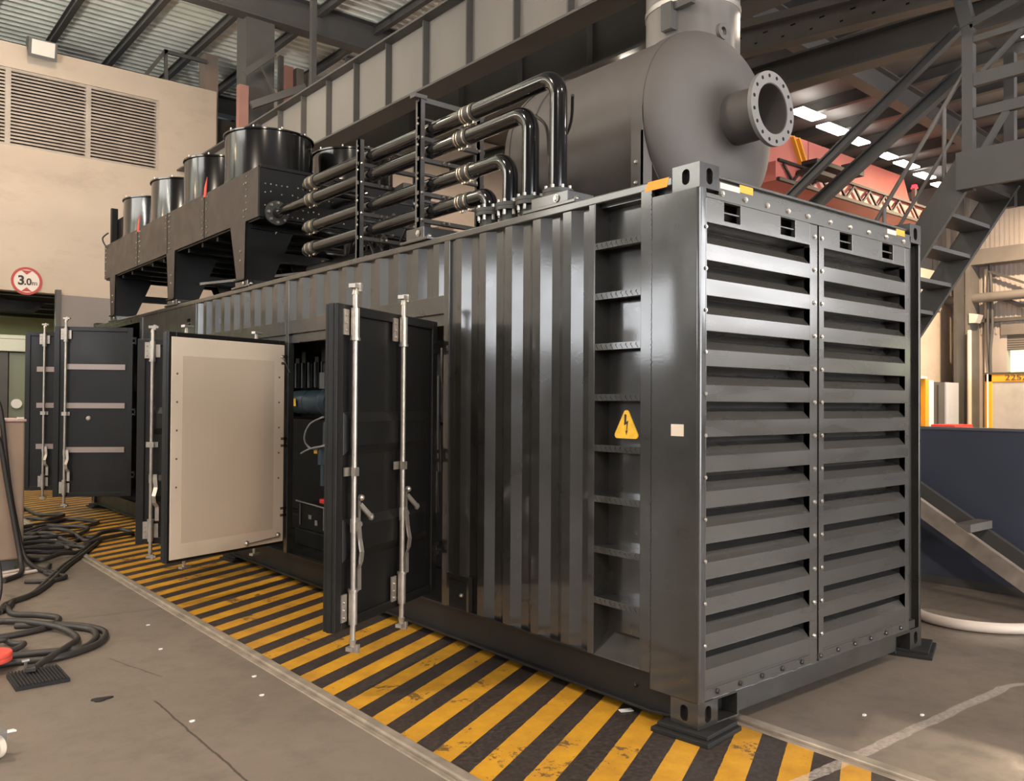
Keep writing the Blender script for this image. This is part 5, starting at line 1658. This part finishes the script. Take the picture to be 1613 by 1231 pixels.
mb = MB().box(4.90, 4.955, -3.0, 0.80, 3.76, 4.12).box(6.045, 6.09, -3.0, 0.78, 3.76, 4.12)
mb.build('platform_beam', M_STEEL, st)
mb = MB().box(4.97, 5.03, -3.0, 0.72, 4.43, 4.53).box(4.97, 5.03, -3.0, 0.72, 4.74, 4.86).box(4.97, 5.05, -3.0, 0.72, 5.16, 5.22)
mb.build('guard_rail', M_STEEL, st)
for x, y in ((5.0, 0.72), (6.0, 0.72), (5.0, -1.6), (6.0, -1.6)):
    MB().box(x - 0.04, x + 0.04, y - 0.05, y + 0.05, 3.75 if y > 0 else 0.0, 5.34).build('support_post', M_STEEL, st)
mb = MB().bar((5.0, 0.72, 5.34), (5.0, 0.92, 6.2), 0.1, 0.12).bar((5.0, 0.70, 5.34), (5.0, -1.0, 5.75), 0.08, 0.08).bar((5.2, 0.6, 5.2), (5.2, -0.8, 5.5), 0.3, 0.04).bar((5.0, 0.35, 4.5), (5.0, 0.6, 4.1), 0.05, 0.05).bar((5.0, 0.2, 5.2), (5.0, 0.6, 4.86), 0.04, 0.04)
mb.build('upper_bracing', M_STEEL, st)
for i, (a, b_, w) in enumerate((((6.05, 3.4, 4.28), (6.05, 1.25, 5.80), 0.11), ((6.35, 3.2, 4.22), (6.35, 1.3, 5.45), 0.15))):
    MB().ibeam(a, b_, w * 0.7, w).build('upper_stringer', M_STEEL, st)
# column and cladding posts in the far right corner
mb = MB().box(26.2, 26.98, 9.3, 9.44, 0, 9.2)
struct(mb.build('corner_column', M_STEEL_L), 'pale grey column at the far right corner of the hall', 'column')
mb = MB().box(25.58, 26.16, 9.45, 9.55, 0, 9.2)
struct(mb.build('corner_column', M_STEEL), 'dark column beside the pale grey corner column', 'column')
mb = MB().cyl((26.05, 9.25, 0), (26.05, 9.25, 4.2), 0.07, n=10).cyl((26.9, 9.05, 0), (26.9, 9.05, 6.3), 0.06, n=10)
struct(mb.build('conduit', M_LABEL, smooth=40), 'cream conduits running up the corner column', 'conduit')
mb = MB().cyl((26.5, 11, 5.28), (26.5, -4, 5.42), 0.16, n=14).box(26.3, 26.9, -4, 10.2, 6.4, 6.9)
struct(mb.build('wall_rail', M_STEEL_L, smooth=40), 'pale horizontal rail along the clad wall at far right', 'rail')
mb = MB().bar((26.8, 8.6, 5.3), (26.8, 6.4, 4.2), 0.14, 0.14).box(26.8, 26.95, 2, 9.2, 4.50, 4.62).bar((26.7, 8.9, 6.2), (26.7, 7.4, 5.5), 0.08, 0.08)
struct(mb.build('wall_bracing', M_STEEL), 'dark brace and girt on the clad wall at far right', 'brace')
mb = MB().hexa([(26.15, 9.1, 4.45), (26.55, 9.1, 4.45), (26.55, 9.3, 4.45), (26.15, 9.3, 4.45), (26.15, 9.0, 4.72), (26.55, 9.0, 4.72), (26.55, 9.3, 4.78), (26.15, 9.3, 4.78)])
o = mb.build('column_floodlight', M_LAMPFACE, smooth=40)
tag(o, 'small floodlight on the far right corner column', 'floodlight')
mb = MB().tube(spline([(26.7, 8.85, 6.4), (26.75, 8.8, 4.5), (26.7, 8.85, 3.4), (26.72, 8.82, 2.0)]), 0.05, 8).tube(spline([(26.75, 8.9, 6.4), (26.7, 8.93, 4.2), (26.75, 8.86, 2.4)]), 0.04, 8)
o = mb.build('hanging_chain', M_STEEL, smooth=50)
tag(o, 'dark hoist chains hanging beside the far right column', 'chain')
yf = thing('yellow_machine_frame', (23.0, 9.6, 0), 'yellow machine frame just right of the container edge', 'machine')
mb = MB().box(23.02, 23.22, 9.3, 9.95, 0.0, 2.52).box(22.0, 23.02, 9.35, 9.4, 0.1, 0.4)
mb.build('frame_post', M_YEL, yf, bevel=0.02)
mb = MB().box(22.0, 23.0, 9.5, 9.9, 0.0, 2.42)
for z in (0.9, 1.5, 2.1):
    mb.box(22.5, 22.95, 9.46, 9.5, z, z + 0.3)
mb.build('frame_panel', mat('yellow_panel_dark', (0.62, 0.33, 0.02), 0.5), yf)  # panel yellow a little darker than the frame yellow
MB().box(21.9, 23.15, 9.3, 9.95, 2.52, 2.60).build('frame_top', M_GREYCAB, yf)
o = MB().box(23.26, 23.57, 9.3, 9.95, 0, 2.48).build('white_cupboard', M_WHITE, bevel=0.01)
tag(o, 'narrow white cupboard beside the yellow machine frame', 'cupboard')
o = MB().box(23.59, 24.42, 9.34, 9.95, 0, 2.44).box(23.9, 24.0, 9.30, 9.34, 0.2, 2.35).build('dark_cupboard', M_STEEL, bevel=0.01)
tag(o, 'dark cupboard between white cupboard and pale cabinet', 'cupboard')
o = MB().box(24.44, 25.36, 9.3, 9.95, 0, 2.44).box(24.7, 25.1, 9.295, 9.3, 1.35, 1.75).build('pale_cabinet', M_GREYCAB, bevel=0.01)
tag(o, 'pale lilac grey cabinet left of the dark column, far right', 'cabinet')
o = MB().box(22.45, 23.72, 8.2, 8.9, 0.75, 1.13).box(22.5, 23.6, 8.3, 8.8, 0, 0.75).build('red_bin', M_RED, bevel=0.03)
tag(o, 'red tray just above the navy panel edge', 'bin')
yb = thing('yellow_container_frame', (25.5, 7.0, 0), 'yellow framed machine wrapped in grey film at the right edge', 'machine')
XY = 24.5
q = (XY + 3.47) / (27 + 3.47)


def yy(y):
    return -2.71 + (y + 2.71) * q


zt = 1.708 + (2.76 - 1.708) * q
mb = MB().box(XY, XY + 0.12, yy(8.90), yy(9.16), 0, zt).box(XY, XY + 0.12, 2.0, yy(9.16), zt - 0.25, zt)
mb.build('yellow_frame', M_YEL, yb, bevel=0.02)
MB().box(XY + 0.02, XY + 2.2, 2.0, yy(8.90), 0.1, zt - 0.25).build('film_wrap', M_FILM, yb)
MB().box(XY - 0.02, XY + 2.2, 2.0, yy(9.16), zt, zt + 0.05).build('frame_lid', M_STEEL, yb)
MB().cyl((XY - 0.08, yy(9.02), 0.2), (XY - 0.08, yy(9.02), zt), 0.025, n=8).build('white_rod', M_WHITE, yb)
text('frame_lettering', '22S2', (XY - 0.012, yy(8.17), zt - 0.115), 0.24, M_STEEL, yb, rot=(PI / 2, 0, -PI / 2), sx=1.35)
# debris chips on the floor
rr = random.Random(3)
for i, (x, y) in enumerate(((-1.5, 4.0), (-1.62, 3.3), (-1.35, 2.35), (-1.45, 2.0), (-1.9, 1.85), (1.0, -0.35), (1.25, -0.55))):
    o = MB().prism([(x + 0.016 * math.cos(t), y + 0.010 * math.sin(t), 0.0) for t in (0.2, 1.5, 2.7, 4.0, 5.3)], (0, 0, 0.006)).build('floor_chip', M_WHITE)
    tag(o, 'tiny pale chip of debris on the concrete', 'debris', 'pale chips on the concrete')

# ------------------------------------------------------------------ hall lamps (out of frame high bays)
for i, (x, y, p, c) in enumerate(((-3.5, 10.0, 90, WARM), (-8.5, 12.0, 60, WARM), (-5.0, 3.5, 470, NEUT), (-7.5, -5.0, 760, NEUT), (1.0, -6.0, 330, NEUT), (10.0, 2.0, 600, NEUT), (12.0, -6.0, 380, NEUT), (10.5, 13.5, 600, WARM), (22.5, 5.5, 2000, WARM))):
    z = 8.6
    lm = thing('high_bay_lamp', (x, y, z), 'high bay lamp hanging from the hall roof', 'lamp', 'high bay lamps of the hall')
    MB().lathe([(0.06, 0.5), (0.09, 0.3), (0.28, 0.0), (0.26, 0.0), (0.07, 0.28)], (x, y, z), (0, 0, 1), 28).build('lamp_shade', M_STEEL, lm, smooth=40)
    MB().cyl((x, y, z + 0.5), (x, y, z + 0.62), 0.02, n=6).build('hanger_rod', M_STEEL, lm)
    l = D.lights.new('lamp_light', 'AREA')
    l.shape = 'DISK'
    l.size = 0.5
    l.energy = p
    l.color = c
    lo = D.objects.new('lamp_light', l)
    COL.objects.link(lo)
    lo.parent = lm
    lo.location = (0, 0, -0.02)

# fill light with housing, added to brighten the upper beige wall
fm = thing('added_wall_wash', (-2.0, 3.0, 9.4), 'added fill light under the roof that brightens the beige wall', 'lamp')
MB().box(-2.25, -1.75, 2.7, 2.98, 9.25, 9.6).build('fill_body', M_STEEL, fm, bevel=0.02)
MB().box(-2.03, -1.97, 2.8, 2.86, 9.6, 10.2).build('fill_bracket', M_STEEL, fm)
fo = area('wall_wash_fill', (-2.0, 3.02, 9.42), 0.4, 150, WARM, (-0.8, 17.0, 7.4))
fo.data.spread = math.radians(75)

# fill light on a pole, added out of frame to brighten the pale roof
um = thing('added_roof_uplight', (-3.4, 8.6, 0), 'added upward fill light on a pole, left of the frame', 'lamp')
MB().cyl((-3.4, 8.6, 0), (-3.4, 8.6, 5.6), 0.05, n=12).build('fill_pole', M_STEEL_L, um, smooth=40)
MB().cyl((-3.4, 8.6, 0), (-3.4, 8.6, 0.04), 0.35, n=24).build('fill_base', M_STEEL, um, smooth=40)
MB().lathe([(0.30, 5.9), (0.28, 5.9), (0.12, 5.62), (0.06, 5.6)], (-3.4, 8.6, 0), (0, 0, 1), 24).build('fill_bowl', M_STEEL, um, smooth=40)
area('roof_wash_fill', (-3.4, 8.6, 5.92), 0.5, 520, (1.0, 0.96, 0.86), (-1.2, 12.5, 10.2))
